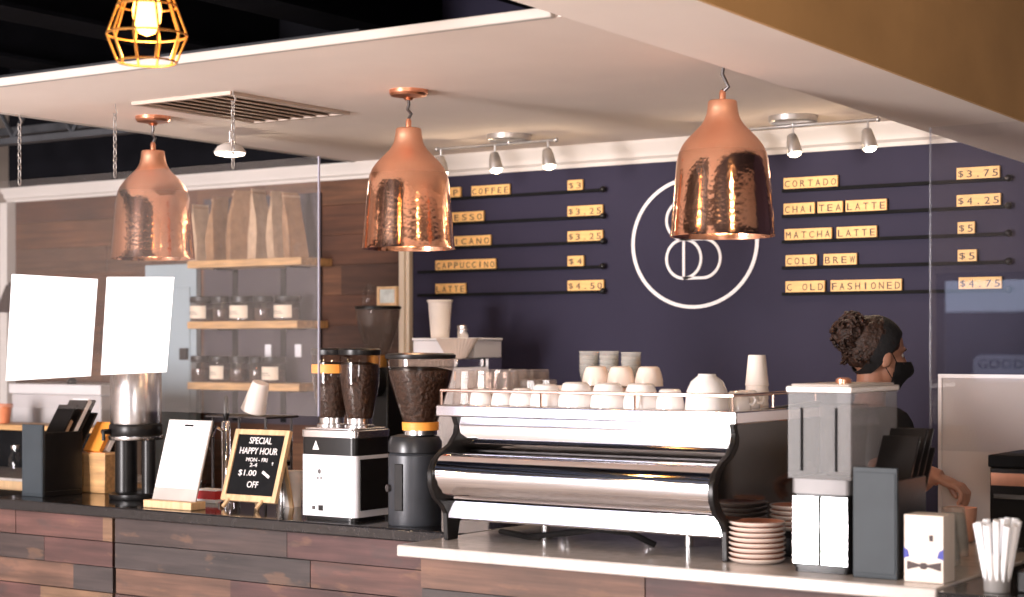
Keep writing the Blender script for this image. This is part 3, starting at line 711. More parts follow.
# menu stand
p = P(143, 507.5, Z=ZT)
t = thing('menu_stand', 'white printed menu page on a leaning board with wooden foot', 'menu stand', (p.x, p.y, ZT+.0005))
MB().box(0, .235, 0, .075, 0, .028).build('foot', PINE, t, .003)
M = Matrix.Translation((.015, .03, .0285)) @ Matrix.Rotation(R(-17), 4, 'X')
MB().box(0, .212, 0, .006, 0, .295, M).build('backing', mat('grey_board', (.42, .38, .35), .6, 0, .08, 10), t)
MB().box(.004, .208, -.0022, -.0004, .045, .292, M).build('page', PAPER, t)
MB().box(.088, .128, -.0055, -.0023, .270, .277, M).build('clip', BLACK, t)
pr = MB(); rnd = random.Random(3)
for i in range(21):
    if i in (3, 9, 15): continue
    z_ = .255-i*.0092
    pr.box(.02, .02+rnd.uniform(.05, .10), -.0031, -.0023, z_, z_+.0022, M)
    pr.box(.165, .18, -.0031, -.0023, z_, z_+.0022, M)
pr.build('print', mat('grey_print', (.45, .45, .47), .7, 0, .05, 30), t)
# letter board
p = P(216, 508.5, Z=ZT)
t = thing('letter_board', 'small black letter board in a wooden easel frame reading SPECIAL HAPPY HOUR', 'sign', (p.x, p.y, ZT+.0005))
FW, FH = .258, .262
M = Matrix.Translation((0, .02, .03)) @ Matrix.Rotation(R(-18), 4, 'X')
fr = MB(); tk = .019
fr.box(0, tk, 0, .018, 0, FH, M).box(FW-tk, FW, 0, .018, 0, FH, M).box(tk, FW-tk, 0, .018, 0, tk+.004, M).box(tk, FW-tk, 0, .018, FH-tk, FH, M)
fr.build('frame', PINE, t, .002)
MB().box(tk, FW-tk, .006, .012, tk+.004, FH-tk, M).build('felt', BLACKM, t)
lt = MB()
for s_, wd, hh, zz, xx in (('SPECIAL', .105, .024, .222, .5), ('HAPPY HOUR', .178, .024, .184, .5), ('MON - FRI', .10, .014, .152, .5), ('2-4', .034, .014, .133, .46), ('$1.00', .084, .024, .102, .38), ('OFF', .052, .023, .062, .52)):
    g = text_mb(s_, wd, hh, .002, 1, M @ Matrix.Translation((FW*xx, .0045, zz))); lt.add(g.v, g.f)
for s_, xx, zz, rt in (('coffee', .72, .103, -25), ('!', .80, .14, 0)):
    g = text_mb(s_, .04 if rt else .005, .011, .002, 1, M @ Matrix.Translation((FW*xx, .0045, zz)) @ Matrix.Rotation(R(-rt), 4, 'Y')) if s_ == '!' else None
    if g: lt.add(g.v, g.f)
lt.box(-.02, .02, -.002, 0, -.005, .005, M @ Matrix.Translation((FW*.72, .0055, .100)) @ Matrix.Rotation(R(28), 4, 'Y'))
lt.build('lettering', WLETTER, t)
for x in (.04, FW-.06):
    MB().tube([(x, .022, .034), (x-.008, .006, .012), (x-.009, .002, .0075)], .007, 8).build('leg', PINE, t)
for q in (-.09, .074): MB().box(FW/2+q, FW/2+q+.016, -.004, .004, 0, .25, Matrix.Translation((0, .165, 0)) @ Matrix.Rotation(R(14), 4, 'X')).build('back_strut', PINE, t)
# tap column with upturned cup, bottle, red box, cups behind the letter board
p = P(224, 505, Z=ZT); px_ = XY(226, 4.6)
t = thing('steel_tap_column', 'slim steel column between the menu stand and the letter board', 'tap', (px_, 4.60, ZT+.0005))
MB().lathe([(.03, 0), (.03, .01), (.016, .016), (.016, .30), (.012, .306)], n=24).build('column', CHROME, t)
MB().tube([(0, -.012, .27), (0, -.05, .285), (0, -.07, .25)], .006, 8).build('spout', CHROME, t)
MB().lathe([(.007, .306), (.012, .33), (.010, .39), (.004, .40)], n=16).build('handle', BLACK, t)
zc = P(255, 415, Y=4.72).z
t = thing('drinks_rack', 'low steel glass rack behind the letter board', 'rack', (XY(252, 4.76), 4.76, ZT+.0005))
for x in (-.13, .13):
    for y in (-.07, .07): MB().cyl((x, y, 0), (x, y, zc-ZT-.012), .005, n=10).build('post', IRON, t)
MB().box(-.15, .15, -.09, .09, zc-ZT-.012, zc-ZT-.004).build('deck', IRON, t, .002)
M = Matrix.Rotation(R(20), 4, 'Y')
one(MB().lathe([(.044, 0), (.047, .004), (.046, .008), (.031, .112), (.029, .114), (.0, .114)], n=32, M=M, caps=False), 'paper_cup', CUPP, 'upturned tilted white paper cup above the letter board', 'cup', (XY(253, 4.72), 4.72, zc+.012))
p = P(206, 497, Z=ZT)
t = thing('glass_bottle', 'clear glass bottle behind the menu stand', 'bottle', (XY(205, 4.8), 4.8, ZT+.0005))
MB().lathe([(.03, 0), (.033, .006), (.033, .15), (.014, .20), (.012, .25), (.015, .252), (.015, .262)], n=24).build('glass', GLASS, t)
MB().cyl((0, 0, .2625), (0, 0, .285), .012, n=16).build('stopper', BLACK, t)
t = thing('tea_box', 'small red and white box behind the menu stand', 'box', (XY(211, 4.66), 4.66, ZT+.0005))
MB().box(-.05, .05, -.03, .03, 0, .05).build('carton', PAPER, t, .001); MB().box(-.051, .051, -.031, .031, .014, .045).build('red_band', RED, t)
# between board and twin grinder: canister and cup stack
t = thing('cup_stack', 'nested white paper cups beside the white grinder', 'cups', (XY(293, 4.71), 4.71, ZT+.0005))
for i in range(3): MB().lathe([(.028, i*.02), (.036, i*.02+.085), (.038, i*.02+.088), (.034, i*.02+.088), (.0, i*.02+.084)], n=24, caps=False).build('paper_cup', CUPP, t)
t = thing('steel_canister', 'narrow steel canister right behind the letter board', 'canister', (XY(284, 4.84), 4.84, ZT+.0005))
MB().lathe([(.03, 0), (.03, .13), (.028, .134)], n=24).build('can', STEEL, t); MB().lathe([(.031, .1345), (.031, .15), (.01, .156)], n=24).build('lid', BLACK, t)
# ------------------------------------------------------------------ twin hopper grinder
p = P(302, 518, Z=ZT)
gx, gy = p.x, YB+.075
t = thing('twin_grinder', 'white and black coffee grinder with two bean hoppers', 'coffee grinder', (gx, gy, ZT+.0005))
gw, gd = .238, .19
MB().slab(rrect(0, gw, 0, gd, .022), .012, .215).build('body', WHITEM, t)
MB().slab(rrect(.006, gw-.006, .006, gd-.006, .03), 0, .0118).build('foot', BLACK, t)
MB().slab(rrect(.001, gw-.001, .001, gd-.001, .022), .2152, .272).build('black_band', BLACK, t)
MB().slab(rrect(-.002, gw+.002, -.002, gd+.002, .024), .2722, .298).slab(rrect(.004, gw-.004, .004, gd-.004, .03), .298, .305).build('top_plate', STEEL, t, .002)
MB().box(gw+.0002, gw+.004, .022, gd-.022, .035, .203).build('side_panel', BLACK, t)
e = MB(); e.prism([(-.001, 0), (-.001, .001), (0, .001), (0, 0)], 0, .001)
mk = MB()
mk.add([(.055, -.0006, .232), (.083, -.0006, .232), (.069, -.0006, .262), (.055, .0004, .232), (.083, .0004, .232), (.069, .0004, .262)], [[0,1,2],[3,5,4],[0,3,4,1],[1,4,5,2],[2,5,3,0]])
mk.build('emblem', WLETTER, t)
mk2 = MB().ball((.085, -.001, .16), .007, .001, .008); g = text_mb('o.o', .024, .008, .001, 1, Matrix.Translation((.085, -.001, .138)))
mk2.box(.075, .081, -.001, 0, .134, .142).box(.089, .095, -.001, 0, .134, .142); mk2.build('front_mark', IRON, t)
MB().box(.082, .10, -.003, .001, .03, .048).build('switch', BLACK, t); MB().box(.055, .066, -.003, .001, .033, .045).build('button', IRON, t)
for i, x in enumerate((.058, .178)):
    yy = gd/2
    MB().lathe([(.05, .305), (.05, .313), (.042, .316), (.042, .335)], (x, yy, 0), n=32).build('collar', STEEL, t)
    hp = MB().lathe([(.042, .335), (.046, .345), (.058, .40), (.066, .46), (.068, .54), (.066, .546)], (x, yy, 0), n=36).build('hopper', GLASSD, t)
    MB().lathe([(.040, .336), (.044, .346), (.055, .40), (.063, .46), (.064, .515), (.03, .522)], (x, yy, 0), n=36).build('beans', BEANS, hp)
    MB().lathe([(.070, .5465), (.071, .552), (.071, .563), (.066, .568), (.02, .57)], (x, yy, 0), n=36).build('lid', BLACK, hp)
    if i == 0:
        vs = []; n = 14
        for k in range(n+1):
            a_ = R(-125+95*k/n)
            for rr in (.0695, .0705):
                for zz in (.485, .515): vs.append((x+rr*math.cos(a_), yy+rr*math.sin(a_), zz))
        fs = []
        for k in range(n):
            q = k*4; fs += [[q, q+1, q+5, q+4], [q+2, q+6, q+7, q+3], [q, q+4, q+6, q+2], [q+1, q+3, q+7, q+5]]
        MB().add(vs, fs).build('label', ORANGE, hp)
# ------------------------------------------------------------------ charcoal grinder with cone hopper
p = P(415, 522, Z=ZT)
t = thing('cone_grinder', 'charcoal cylindrical grinder with a wide cone hopper of beans', 'coffee grinder', (XY(415, 4.46), 4.46, ZT+.0005))
MB().lathe([(.084, 0), (.086, .006), (.086, .225), (.080, .232)], n=48).build('body', DGREY, t)
MB().lathe([(.082, .2325), (.087, .236), (.087, .268), (.078, .285), (.058, .29)], n=48).build('head', mat('black_enamel', (.03, .03, .033), .3, .2, .1, 10), t)
MB().box(-.016, .016, -.089, -.08, .05, .20).build('front_plate', BLACK, t, .002)
MB().cyl((-.045, -.074, .12), (-.05, -.084, .12), .012, n=16).build('dial', IRON, t)
MB().lathe([(.054, .2905), (.054, .305)], (.022, 0, 0), n=40).build('collar', STEEL, t)
MB().lathe([(.0585, .3055), (.060, .33), (.058, .332)], (.022, 0, 0), n=40).build('label_band', ORANGE, t)
HX = .022
hp = MB().lathe([(.056, .3325), (.060, .345), (.078, .40), (.100, .465), (.108, .51), (.109, .535)], (HX, 0, 0), n=48).build('hopper', GLASSD, t)
MB().lathe([(.054, .334), (.058, .346), (.075, .40), (.096, .465), (.103, .498), (.05, .508)], (HX, 0, 0), n=48).build('beans', BEANS, hp)
MB().lathe([(.112, .5355), (.114, .54), (.114, .548), (.105, .553), (.03, .555)], (HX, 0, 0), n=48).build('lid', BLACK, hp)
# ------------------------------------------------------------------ espresso machine
X0, X1 = -3.045, -2.105
t = thing('espresso_machine', 'long polished steel espresso machine with black curved side frames', 'espresso machine', ((X0+X1)/2, 4.15, ZT+.0005))
def W(y, z): return (y-4.15, z-ZT)
hw = (X1-X0)/2
side = [(4.15,1.06),(4.20,1.06),(4.21,1.11),(4.24,1.125),(4.62,1.125),(4.65,1.06),(4.72,1.06),(4.74,1.20),(4.76,1.42),(4.76,1.475),(4.19,1.455),(4.185,1.43),(4.20,1.40),(4.195,1.375),(4.165,1.345),(4.12,1.325),(4.085,1.30),(4.066,1.265),(4.07,1.225),(4.09,1.19),(4.125,1.165),(4.145,1.14)]
for x in (-hw, hw-.018): MB().prism([W(*q) for q in side], x, x+.018).build('side_frame', BLACK, t, .003)
MB().prism([(y*.93+.022, z*.90+.022) for y, z in (W(*q) for q in side)], hw-.0005, hw+.001).build('side_panel', mat('gloss_black_panel', (.012, .010, .010), .06, 0, .2, 8, spec=.9), t)
def panel(name, pts, m_, th=.006, inset=.0185, lab=None):
    fr_ = [W(*q) for q in pts]; bk = [(y+th, z) for y, z in fr_]
    return MB().prism(fr_+bk[::-1], -hw+inset, hw-inset).build(name, m_, t, label=lab)
def arc(y, z, r, a0, a1, n=10): return [(y+r*math.cos(R(a0+(a1-a0)*i/n)), z+r*math.sin(R(a0+(a1-a0)*i/n))) for i in range(n+1)]
panel('upper_panel', [(4.204, 1.424), (4.204, 1.362), (4.209, 1.350), (4.220, 1.337), (4.236, 1.326)], CHROME)
panel('bulge_panel', [(4.20, 1.323), (4.15, 1.322)]+arc(4.14, 1.258, .063, 98, 185, 12)+[(4.084, 1.23), (4.10, 1.205), (4.13, 1.187)], CHROME)
panel('lower_panel', [(4.155, 1.184), (4.15, 1.178), (4.15, 1.128), (4.156, 1.122)], CHROME)
MB().box(-hw+.0185, hw-.0185, .115, .58, .07, .36).build('inner_body', IRON, t)
MB().box(-hw-.055, hw+.008, .035, .61, .3652, .40).build('cup_tray', CHROME, t, .004)
rl = MB()
rz_ = 1.503-ZT
rl.tube([(-hw-.045, .60, rz_), (-hw-.045, .05, rz_), (hw-.01, .05, rz_), (hw-.01, .60, rz_)], .0048, 8)
for x in (-hw-.045, -hw/3, hw/3, hw-.01): rl.cyl((x, .05, .40), (x, .05, rz_), .004, n=8)
for y in (.3, .59): rl.cyl((hw-.01, y, .40), (hw-.01, y, rz_), .004, n=8).cyl((-hw-.045, y, .40), (-hw-.045, y, rz_), .004, n=8)
rl.build('cup_rail', mat('copper_tinted_rail', (.80, .58, .48), .15, 1, .05, 10), t)
for x in (-.3, 0, .3): MB().lathe([(.03, .03), (.034, .04), (.034, .0695)], (x, .42, 0), n=20).build('group_head', CHROME, t)
tb = MB()
tb.tube([(-.40, .20, .012), (-.25, .12, .012), (-.12, .13, .03), (0.0, .11, .05), (.1, .12, .045), (.16, .16, .01)], .009, 8)
tb.build('hose', BLACK, t)
for x in (-.27, .22): MB().cyl((x, .25, 0), (x, .25, .07), .013, n=14).build('drain_pipe', STEEL, t)
# cups, glasses on the tray
TZ = ZT+.4010
cup_prof = [(.0, 0), (.024, 0), (.030, .004), (.036, .020), (.040, .040), (.041, .056), (.039, .056), (.037, .040), (.03, .012), (.0, .010)]
def make_cup(loc, label, s=1.0, flip=True):
    t = thing('coffee_cup', label, 'cup', loc, 0, 'white cups on the espresso machine')
    pr_ = [(r*s, z*s) for r, z in cup_prof]
    if flip: pr_ = [(r, .056*s-z) for r, z in pr_]
    MB().lathe(pr_, n=28, caps=False).build('bowl', PORC, t)
    hz = .028*s
    MB().tube([(.036*s, 0, hz+.012*s), (.055*s, 0, hz+.012*s), (.060*s, 0, hz), (.052*s, 0, hz-.013*s), (.036*s, 0, hz-.012*s)], .0042*s, 8).build('handle', PORC, t)
    return t
row = [481, 502, 522, 546, 576, 608, 641, 670]
yf = 4.263
c0 = None
for i, px in enumerate(row):
    s_ = (.86, .80, .92, 1.15, 1.28, 1.26, 1.26, 1.0)[i]
    lab = 'upturned white cup in the front row on the espresso machine, %s from the left' % ('first second third fourth fifth sixth seventh eighth'.split()[i])
    loc = (XY(px, yf), yf, TZ)
    make_cup(loc, lab, s_, True).rotation_euler = (0, 0, R(75+i*3))
# upturned big bowl
t = thing('latte_bowl', 'large round white bowl upturned at the right of the cup tray', 'bowl', (XY(707, 4.27), 4.27, TZ), 0)
MB().lathe([(.062, 0), (.061, .006), (.057, .05), (.045, .078), (.026, .093), (.024, .099), (.0, .099)], n=36, caps=False).build('bowl', PORC, t)
for i, (px, Y_, s_, lab) in enumerate(((738, 4.36, .9, 'white cup right of the upturned bowl on the cup tray'), (747, 4.47, .9, 'white cup at the right end of the cup tray by the paper cups'))):
    make_cup((XY(px, Y_), Y_, TZ), lab, s_, True)
# second layer: cream cups heaped behind the front row
heap = [(560, 4.41, 0), (588, 4.42, 0), (616, 4.41, 0), (644, 4.42, 0), (579, 4.52, 0), (607, 4.52, 0), (596, 4.425, 1), (621, 4.42, 1), (649, 4.425, 1)]
for i, (px, Y_, lv) in enumerate(heap):
    lab = '%s cream cup %s behind the front row on the espresso machine' % (['first', 'second', 'third', 'fourth', 'fifth', 'sixth', 'left', 'middle', 'right'][i], 'from the left' if lv == 0 else 'on top of the heap')
    tt = thing('tea_cup', lab, 'cup', (XY(px, Y_), Y_, TZ+.0585*lv), R(40*i), 'cream cups heaped on the espresso machine')
    s_ = 1.03
    prr = [(r*s_, .056*s_-z*s_) for r, z in cup_prof]
    MB().lathe(prr, n=24, caps=False).build('bowl', CREAM, tt)
    
# clear plastic cups stacked at the back
for i, (px, ty, lab, Y_) in enumerate(((589, 351, 'left stack of clear plastic cups on the espresso machine', 4.62), (609, 351, 'middle stack of clear plastic cups on the espresso machine', 4.63), (631, 352, 'right stack of clear plastic cups on the espresso machine', 4.62))):
    top = P(px, ty, Y=Y_).z-TZ
    tt = thing('plastic_cup_stack', lab, 'cups', (XY(px, Y_), Y_, TZ), 0, 'clear plastic cup stacks')
    for k in range(5):
        zt_ = top-k*.014
        MB().lathe([(.018, zt_-.075), (.031, zt_-.004), (.0328, zt_), (.031, zt_), (.0175, zt_-.073), (.0, zt_-.073)], n=24, caps=False).build('plastic_cup', PLCUP, tt)
    if top > .132: MB().cyl((0, 0, 0), (0, 0, top-.1312), .018, n=20).build('bottom_sleeve', PLCUP, tt)
# paper cup stack right
Y_ = 4.60; top = P(757, 355, Y=Y_).z-TZ
tt = thing('paper_cup_stack', 'upturned stack of white paper cups at the right end of the machine', 'cups', (XY(757, Y_), Y_, TZ))
for k in range(4):
    z_ = k*(top-.09)/3
    MB().lathe([(.0335, z_), (.035, z_+.003), (.0335, z_+.007), (.0255, z_+.088), (.0245, z_+.09), (.0, z_+.09)], n=28, caps=False).build('paper_cup', CUPP, tt)
# glass tumblers
tum = [(-3.04, 4.25), (-3.025, 4.338), (-2.948, 4.345), (-2.87, 4.355), (-3.025, 4.425), (-2.948, 4.435), (-2.87, 4.445), (-3.025, 4.515), (-2.948, 4.525)]
g0 = None
names = ['front corner', 'second row left', 'second row middle', 'low second row right', 'third row left', 'third row middle', 'low third row right', 'back row left', 'back row right']
for i, (px, Y_) in enumerate(tum):
    loc = Vector((px, Y_, TZ))
    lab = '%s glass tumbler upturned at the left of the cup tray' % names[i]
    if g0 is None:
        g0 = thing('glass_tumbler', lab, 'glass', loc, 0, 'glass tumblers on the espresso machine')
        MB().lathe([(.036, 0), (.037, .002), (.031, .10), (.028, .104), (.0, .104), (.0, .096), (.027, .095), (.034, .002)], n=10, caps=False).build('glass', clear('tumbler_glass', (.93, .90, .88), .03, 1, .07, (.8, .72, .68)), g0, ang=20)
    else: dup(g0, loc, lab, R(11*i), (1, 1, .72) if i in (3, 6) else None)
# ------------------------------------------------------------------ saucers
def saucers(px, py, n, label, Zb=ZT, xy=None):
    p = Vector((*xy, Zb)) if xy else P(px, py, Z=Zb)
    first = None
    for k in range(n):
        lab = label % (('topmost', 'second from the top', 'third from the top', 'fourth from the top', 'fifth from the top', 'sixth from the top', 'seventh from the top', 'bottom')[n-1-k if n-1-k < n-1 else (7 if n > 1 else 0)])
        loc = Vector((p.x, p.y, Zb+.0005+k*.0138))
        if first is None:
            first = thing('saucer', lab, 'saucer', loc, 0, 'stacked saucers by the espresso machine')
            MB().lathe([(.0, 0), (.056, 0), (.071, .005), (.0765, .0115), (.0755, .0135), (.072, .0125), (.05, .006), (.0, .006)], n=40, caps=False).build('rim', CREAM, first)
            MB().lathe([(.0, .0062), (.05, .0062), (.071, .0127), (.0705, .0134), (.049, .0075), (.0, .0075)], n=40, caps=False).build('glazed_face', TERRA, first)
        else: first_ = dup(first, loc, lab)
saucers(757, 562, 8, '%s cream saucer in the front stack right of the machine')
t = thing('saucer_riser', 'low black riser under the rear saucer stack', 'stand', (-2.018, 4.40, ZT+.0005))
MB().lathe([(.05, 0), (.052, .004), (.045, .02), (.045, .05), (.06, .066), (.06, .07)], n=32).build('stand', BLACK, t)
saucers(796, 0, 5, '%s cream saucer in the rear stack beside the blender', ZT+.0705, (-2.018, 4.40))
# ------------------------------------------------------------------ blender with clear enclosure
p = P(791, 571, Z=ZT)
bw, bd = .160, .30
t = thing('blender', 'commercial blender with clear square enclosure and polished base', 'blender', (p.x, p.y, ZT+.0005))
MB().slab(rrect(.006, bw-.006, .006, bd-.006, .012), 0, .012).slab(rrect(.002, bw-.002, .006, bd-.004, .012), .012, .20).build('base', BLACK, t)
for x0_, x1_ in ((.004, bw/2-.003), (bw/2+.003, bw-.004)): MB().box(x0_, x1_, -.001, .0055, .02, .195).build('base_panel', CHROME, t, .002)
MB().slab(rrect(0, bw, 0, bd, .012), .2005, .238).build('band', mat('grey_band', (.17, .16, .16), .45, .2, .1, 12), t)
e = MB(); wl_ = .004; z0_, z1_ = .2385, .458
k_ = 1.0
def enc(xa, xb, ya, yb): e.box(xa, xb, ya, yb, z0_, z1_)
enc(-.006, bw+.006, -.006, -.002); enc(-.006, bw+.006, bd+.002, bd+.006); enc(-.006, -.002, -.002, bd+.002); enc(bw+.002, bw+.006, -.002, bd+.002)
en = e.build('enclosure', FROST, t, .001)
MB().box(-.010, bw+.010, -.010, bd+.010, .4585, .474).box(.0, bw, .0, bd, .474, .480).build('lid', mat('grey_white_plastic', (.72, .66, .62), .3, 0, .04, 8, coat=.3), t, .003)
MB().lathe([(.045, .2387), (.06, .26), (.068, .42), (.070, .425)], (bw/2, bd/2, 0), n=8).build('jar', clear('jar_plastic', (.80, .78, .78), .1, .2, .12, (.55, .52, .50)), t)
MB().box(.03, .036, -.0085, -.0062, .26, .42).box(bw-.036, bw-.03, -.0085, -.0062, .26, .42).build('guide_rib', BLACKM, t)
MB().lathe([(.02, .48), (.02, .49), (.012, .494)], (bw/2, bd/2, 0), n=20).build('lid_knob', COPPERS, t)
# ------------------------------------------------------------------ right end of the counter
p = P(904, 581.5, Z=ZT)
t = thing('white_carton', 'white carton with black bow mark and blue corners', 'box', (p.x, p.y, ZT+.0005))
MB().box(0, .10, 0, .08, 0, .165).build('carton', mat('cream_card', (.80, .70, .62), .6, 0, .03, 8), t, .002)
b_ = MB()
b_.add([(x, y, z) for y in (-.001, -.0002) for x, z in ((.008, .030), (.045, .040), (.055, .040), (.094, .030), (.094, .052), (.056, .044), (.044, .044), (.008, .052))], [[0,1,2,3,4,5,6,7],[8,9,10,11,12,13,14,15][::-1]]+[[i, (i+1) % 8, 8+(i+1) % 8, 8+i] for i in range(8)])
b_.add([(.05+.012*math.cos(R(60*i)), y, .041+.009*math.sin(R(60*i))) for y in (-.0014, -.0004) for i in range(6)], [[0,1,2,3,4,5],[11,10,9,8,7,6]]+[[i, (i+1) % 6, 6+(i+1) % 6, 6+i] for i in range(6)])
b_.build('bow_mark', INK, t)
MB().box(.064, .074, -.001, 0, .102, .117).build('black_mark', INK, t)
MB().add([(.0,-.001,.058),(.014,-.001,.062),(.010,-.001,.078),(.0,-.001,.084),(.0,.0,.058),(.014,.0,.062),(.010,.0,.078),(.0,.0,.084)], [[0,1,2,3],[7,6,5,4],[0,4,5,1],[1,5,6,2],[2,6,7,3],[3,7,4,0]]).build('blue_mark', mat('blue_print', (.05, .06, .35), .6, 0, .05, 10), t)
MB().add([(.1,-.001,.058),(.084,-.001,.062),(.089,-.001,.078),(.1,-.001,.084),(.1,.0,.058),(.084,.0,.062),(.089,.0,.078),(.1,.0,.084)], [[0,1,2,3],[7,6,5,4],[0,4,5,1],[1,5,6,2],[2,6,7,3],[3,7,4,0]]).build('blue_mark', mat('blue_print', (.05, .06, .35), .6, 0, .05, 10), t)
for i, (px, Y_, n_, lab) in enumerate(((944, 4.42, 3, 'nearer clear cup stack right of the white carton'), (953, 4.62, 3, 'farther clear cup stack between the white carton and the peach cup'))):
    tt = thing('plastic_cup_stack', lab, 'cups', (XY(px, Y_), Y_, ZT+.0005), 0, 'clear plastic cup stacks')
    for k in range(n_):
        z_ = k*.016
        MB().lathe([(.041, z_), (.043, z_+.002), (.031, z_+.10), (.029, z_+.102), (.0, z_+.102), (.0, z_+.100), (.028, z_+.098), (.040, z_)], n=24, caps=False).build('plastic_cup', PLCUP, tt)
one(MB().lathe([(.0, 0), (.034, 0), (.038, .004), (.046, .085), (.047, .10), (.044, .10), (.036, .01), (.0, .008)], n=32, caps=False), 'peach_cup', PINKG, 'peach coloured cup standing below the barista hand', 'cup', (XY(961, 4.98), 4.98, ZT+.0005))
p = P(997, 592, Z=ZT)
t = thing('straw_holder', 'round steel holder full of white wrapped straws', 'straw holder', (p.x, p.y, ZT+.0005))
MB().lathe([(.028, 0), (.030, .003), (.033, .088), (.034, .09), (.031, .09), (.028, .006), (.0, .005)], n=32, caps=False).build('cup', mat('holder_steel', (.60, .57, .55), .3, .6, .05, 10), t)
rnd = random.Random(5)
for i in range(17):
    nr, k_, r0, r1_ = (12, i, .0225, .047) if i < 12 else (5, i-12, .0105, .024)
    a_ = 2*math.pi*k_/nr+(.3 if i < 12 else 0); r1_ += rnd.uniform(-.002, .002)
    hh = .166+rnd.uniform(-.010, .006)
    one(MB().tube([(r0*math.cos(a_), r0*math.sin(a_), .008), (r1_*math.cos(a_), r1_*math.sin(a_), hh)], [.0050, .0088], 8), 'wrapped_straw', PAPER, 'white wrapped straw standing in the steel holder at the right', 'straw', t.location, 'wrapped straws in the steel holder')
t = thing('napkin_box', 'black napkin box at the right edge beside the straw holder', 'box', (XY(1022, 4.02), 4.02, ZT+.0005))
MB().box(-.012, .14, 0, .10, 0, .05).build('box', BLACK, t, .003); MB().box(.02, .11, .02, .08, .0502, .056).build('napkins', PAPER, t)
# white partition board and black appliance on the right
yp = 5.35
a = P(938, 374, Y=yp)
t = thing('partition_board', 'pale grey partition board behind the right screen', 'partition', (a.x, yp, 0))
MB().box(.012, .95, .004, .024, .012, a.z-.012).build('board', mat('pale_board', (.50, .44, .42), .5, 0, .06, 2), t)
MB().box(0, .95, 0, .028, a.z-.012, a.z).box(0, .012, 0, .028, 0, a.z-.012).box(.012, .95, 0, .028, 0, .012).build('edge_frame', mat('frame_grey', (.62, .56, .54), .4, .2, .05, 6), t)
p = P(989, 505, Y=4.80)
t = thing('toaster_oven', 'black countertop oven with a brass coloured band at the right edge', 'appliance', (p.x, 4.80, ZT+.0005))
hh = P(989, 455, Y=4.80).z-ZT
MB().box(0, .30, .006, .30, .012, hh-.035).build('body', BLACK, t, .004)
MB().box(-.004, .304, 0, .304, hh-.0345, hh).build('lid', BLACKM, t, .004)
MB().box(.006, .294, -.002, .0055, hh-.085, hh-.05).build('band', COPPERS, t)
MB().box(.02, .28, -.02, -.012, hh-.12, hh-.108).box(.03, .04, -.012, .006, hh-.12, hh-.108).box(.26, .27, -.012, .006, hh-.12, hh-.108).build('handle', STEEL, t)
for x in (.02, .26):
    for y in (.02, .26): MB().cyl((x, y, 0), (x, y, .012), .010, n=12).build('foot', BLACK, t)
# ------------------------------------------------------------------ brewer, filters, cup, third grinder at the back wall
yb = 5.98
a = P(413, 338, Y=yb); b_ = P(475, 338, Y=yb)
t = thing('coffee_brewer', 'tall white topped coffee brewer against the navy wall', 'coffee brewer', (a.x, yb, .9405))
bw_ = b_.x-a.x; zt_ = a.z-.9405
MB().box(0, bw_, 0, .20, zt_-.085, zt_-.012).build('head', WHITEM, t, .004)
MB().box(-.004, bw_+.004, -.004, .204, zt_-.0115, zt_).build('top_cover', WHITEM, t, .003)
MB().box(0, bw_, .10, .20, .03, zt_-.0855).build('column', STEEL, t)
MB().box(0, bw_, -.02, .20, 0, .0295).build('base', BLACK, t, .003)
MB().box(.02, bw_-.02, -.10, .095, zt_-.125, zt_-.0865).build('basket_rail', STEEL, t, .004)
TB = a.z
tt = thing('filter_stack', 'fluted white stack of coffee filters in front of the brewer head', 'coffee filters', (XY(457, yb-.05), yb-.05, TB-.086), 0)
MB().lathe([(.045, 0), (.050, .004), (.100, .082), (.102, .084), (.097, .084), (.046, .008), (.0, .006)], n=64, caps=False, flute=.035, sy=.48).build('filters', mat('filter_paper', (.62, .50, .42), .85, 0, .04, 10), tt, ang=20)
one(MB().lathe([(.0, 0), (.038, 0), (.040, .004), (.052, .155), (.056, .158), (.056, .166), (.050, .166), (.037, .01), (.0, .008)], n=32, caps=False), 'paper_cup', CUPP, 'tall white paper cup on top of the brewer', 'cup', (XY(440, yb+.1), yb+.1, TB))
t = thing('spice_tin', 'small steel shaker on top of the brewer', 'shaker', (XY(463, yb+.1), yb+.1, TB))
MB().lathe([(.022, 0), (.024, .003), (.024, .034), (.021, .038)], n=24).build('can', STEEL, t); MB().lathe([(.025, .0385), (.025, .052), (.018, .056)], n=24).build('lid', STEEL, t)
yg = 5.95
p = P(378, 356, Y=yg)
t = thing('shop_grinder', 'empty clear hopper grinder in front of the plank wall', 'coffee grinder', (XY(378, yg+.12), yg+.12, .9405))
zb = p.z-.9405; zt_ = P(378, 306, Y=yg+.1).z-.9405
MB().box(-.09, .09, -.12, .14, 0, .03).box(-.07, .07, -.02, .12, .03, zb-.05).build('body', BLACK, t, .006)
MB().cyl((0, -.12, zb-.12), (0, .0, zb-.12), .065, n=28).build('burr_housing', BLACK, t)
MB().lathe([(.05, zb-.0495), (.05, zb), (.04, zb+.005)], n=28).build('collar', BRASS, t)
hz = zt_-zb
MB().lathe([(.042, zb+.0055), (.055, zb+.03), (.085, zb+hz*.5), (.098, zb+hz*.8), (.100, zt_-.014)], n=40).build('hopper', clear('hopper_plastic', (.66, .6, .56), .05, 1, .12, (.5, .45, .42)), t)
MB().lathe([(.103, zt_-.0135), (.104, zt_-.003), (.10, zt_)], n=40).build('lid', BLACK, t)
fz = .9405+zt_
t2 = thing('picture_frame', 'small cream framed sign standing on the clear hopper lid', 'frame', (XY(388, yg+.1), yg+.09, fz+.0005))
MB().box(-.055, .055, 0, .018, 0, .012).box(-.055, .055, 0, .018, .073, .085).box(-.055, -.043, 0, .018, .012, .073).box(.043, .055, 0, .018, .012, .073).build('frame', PINE, t2, .001)
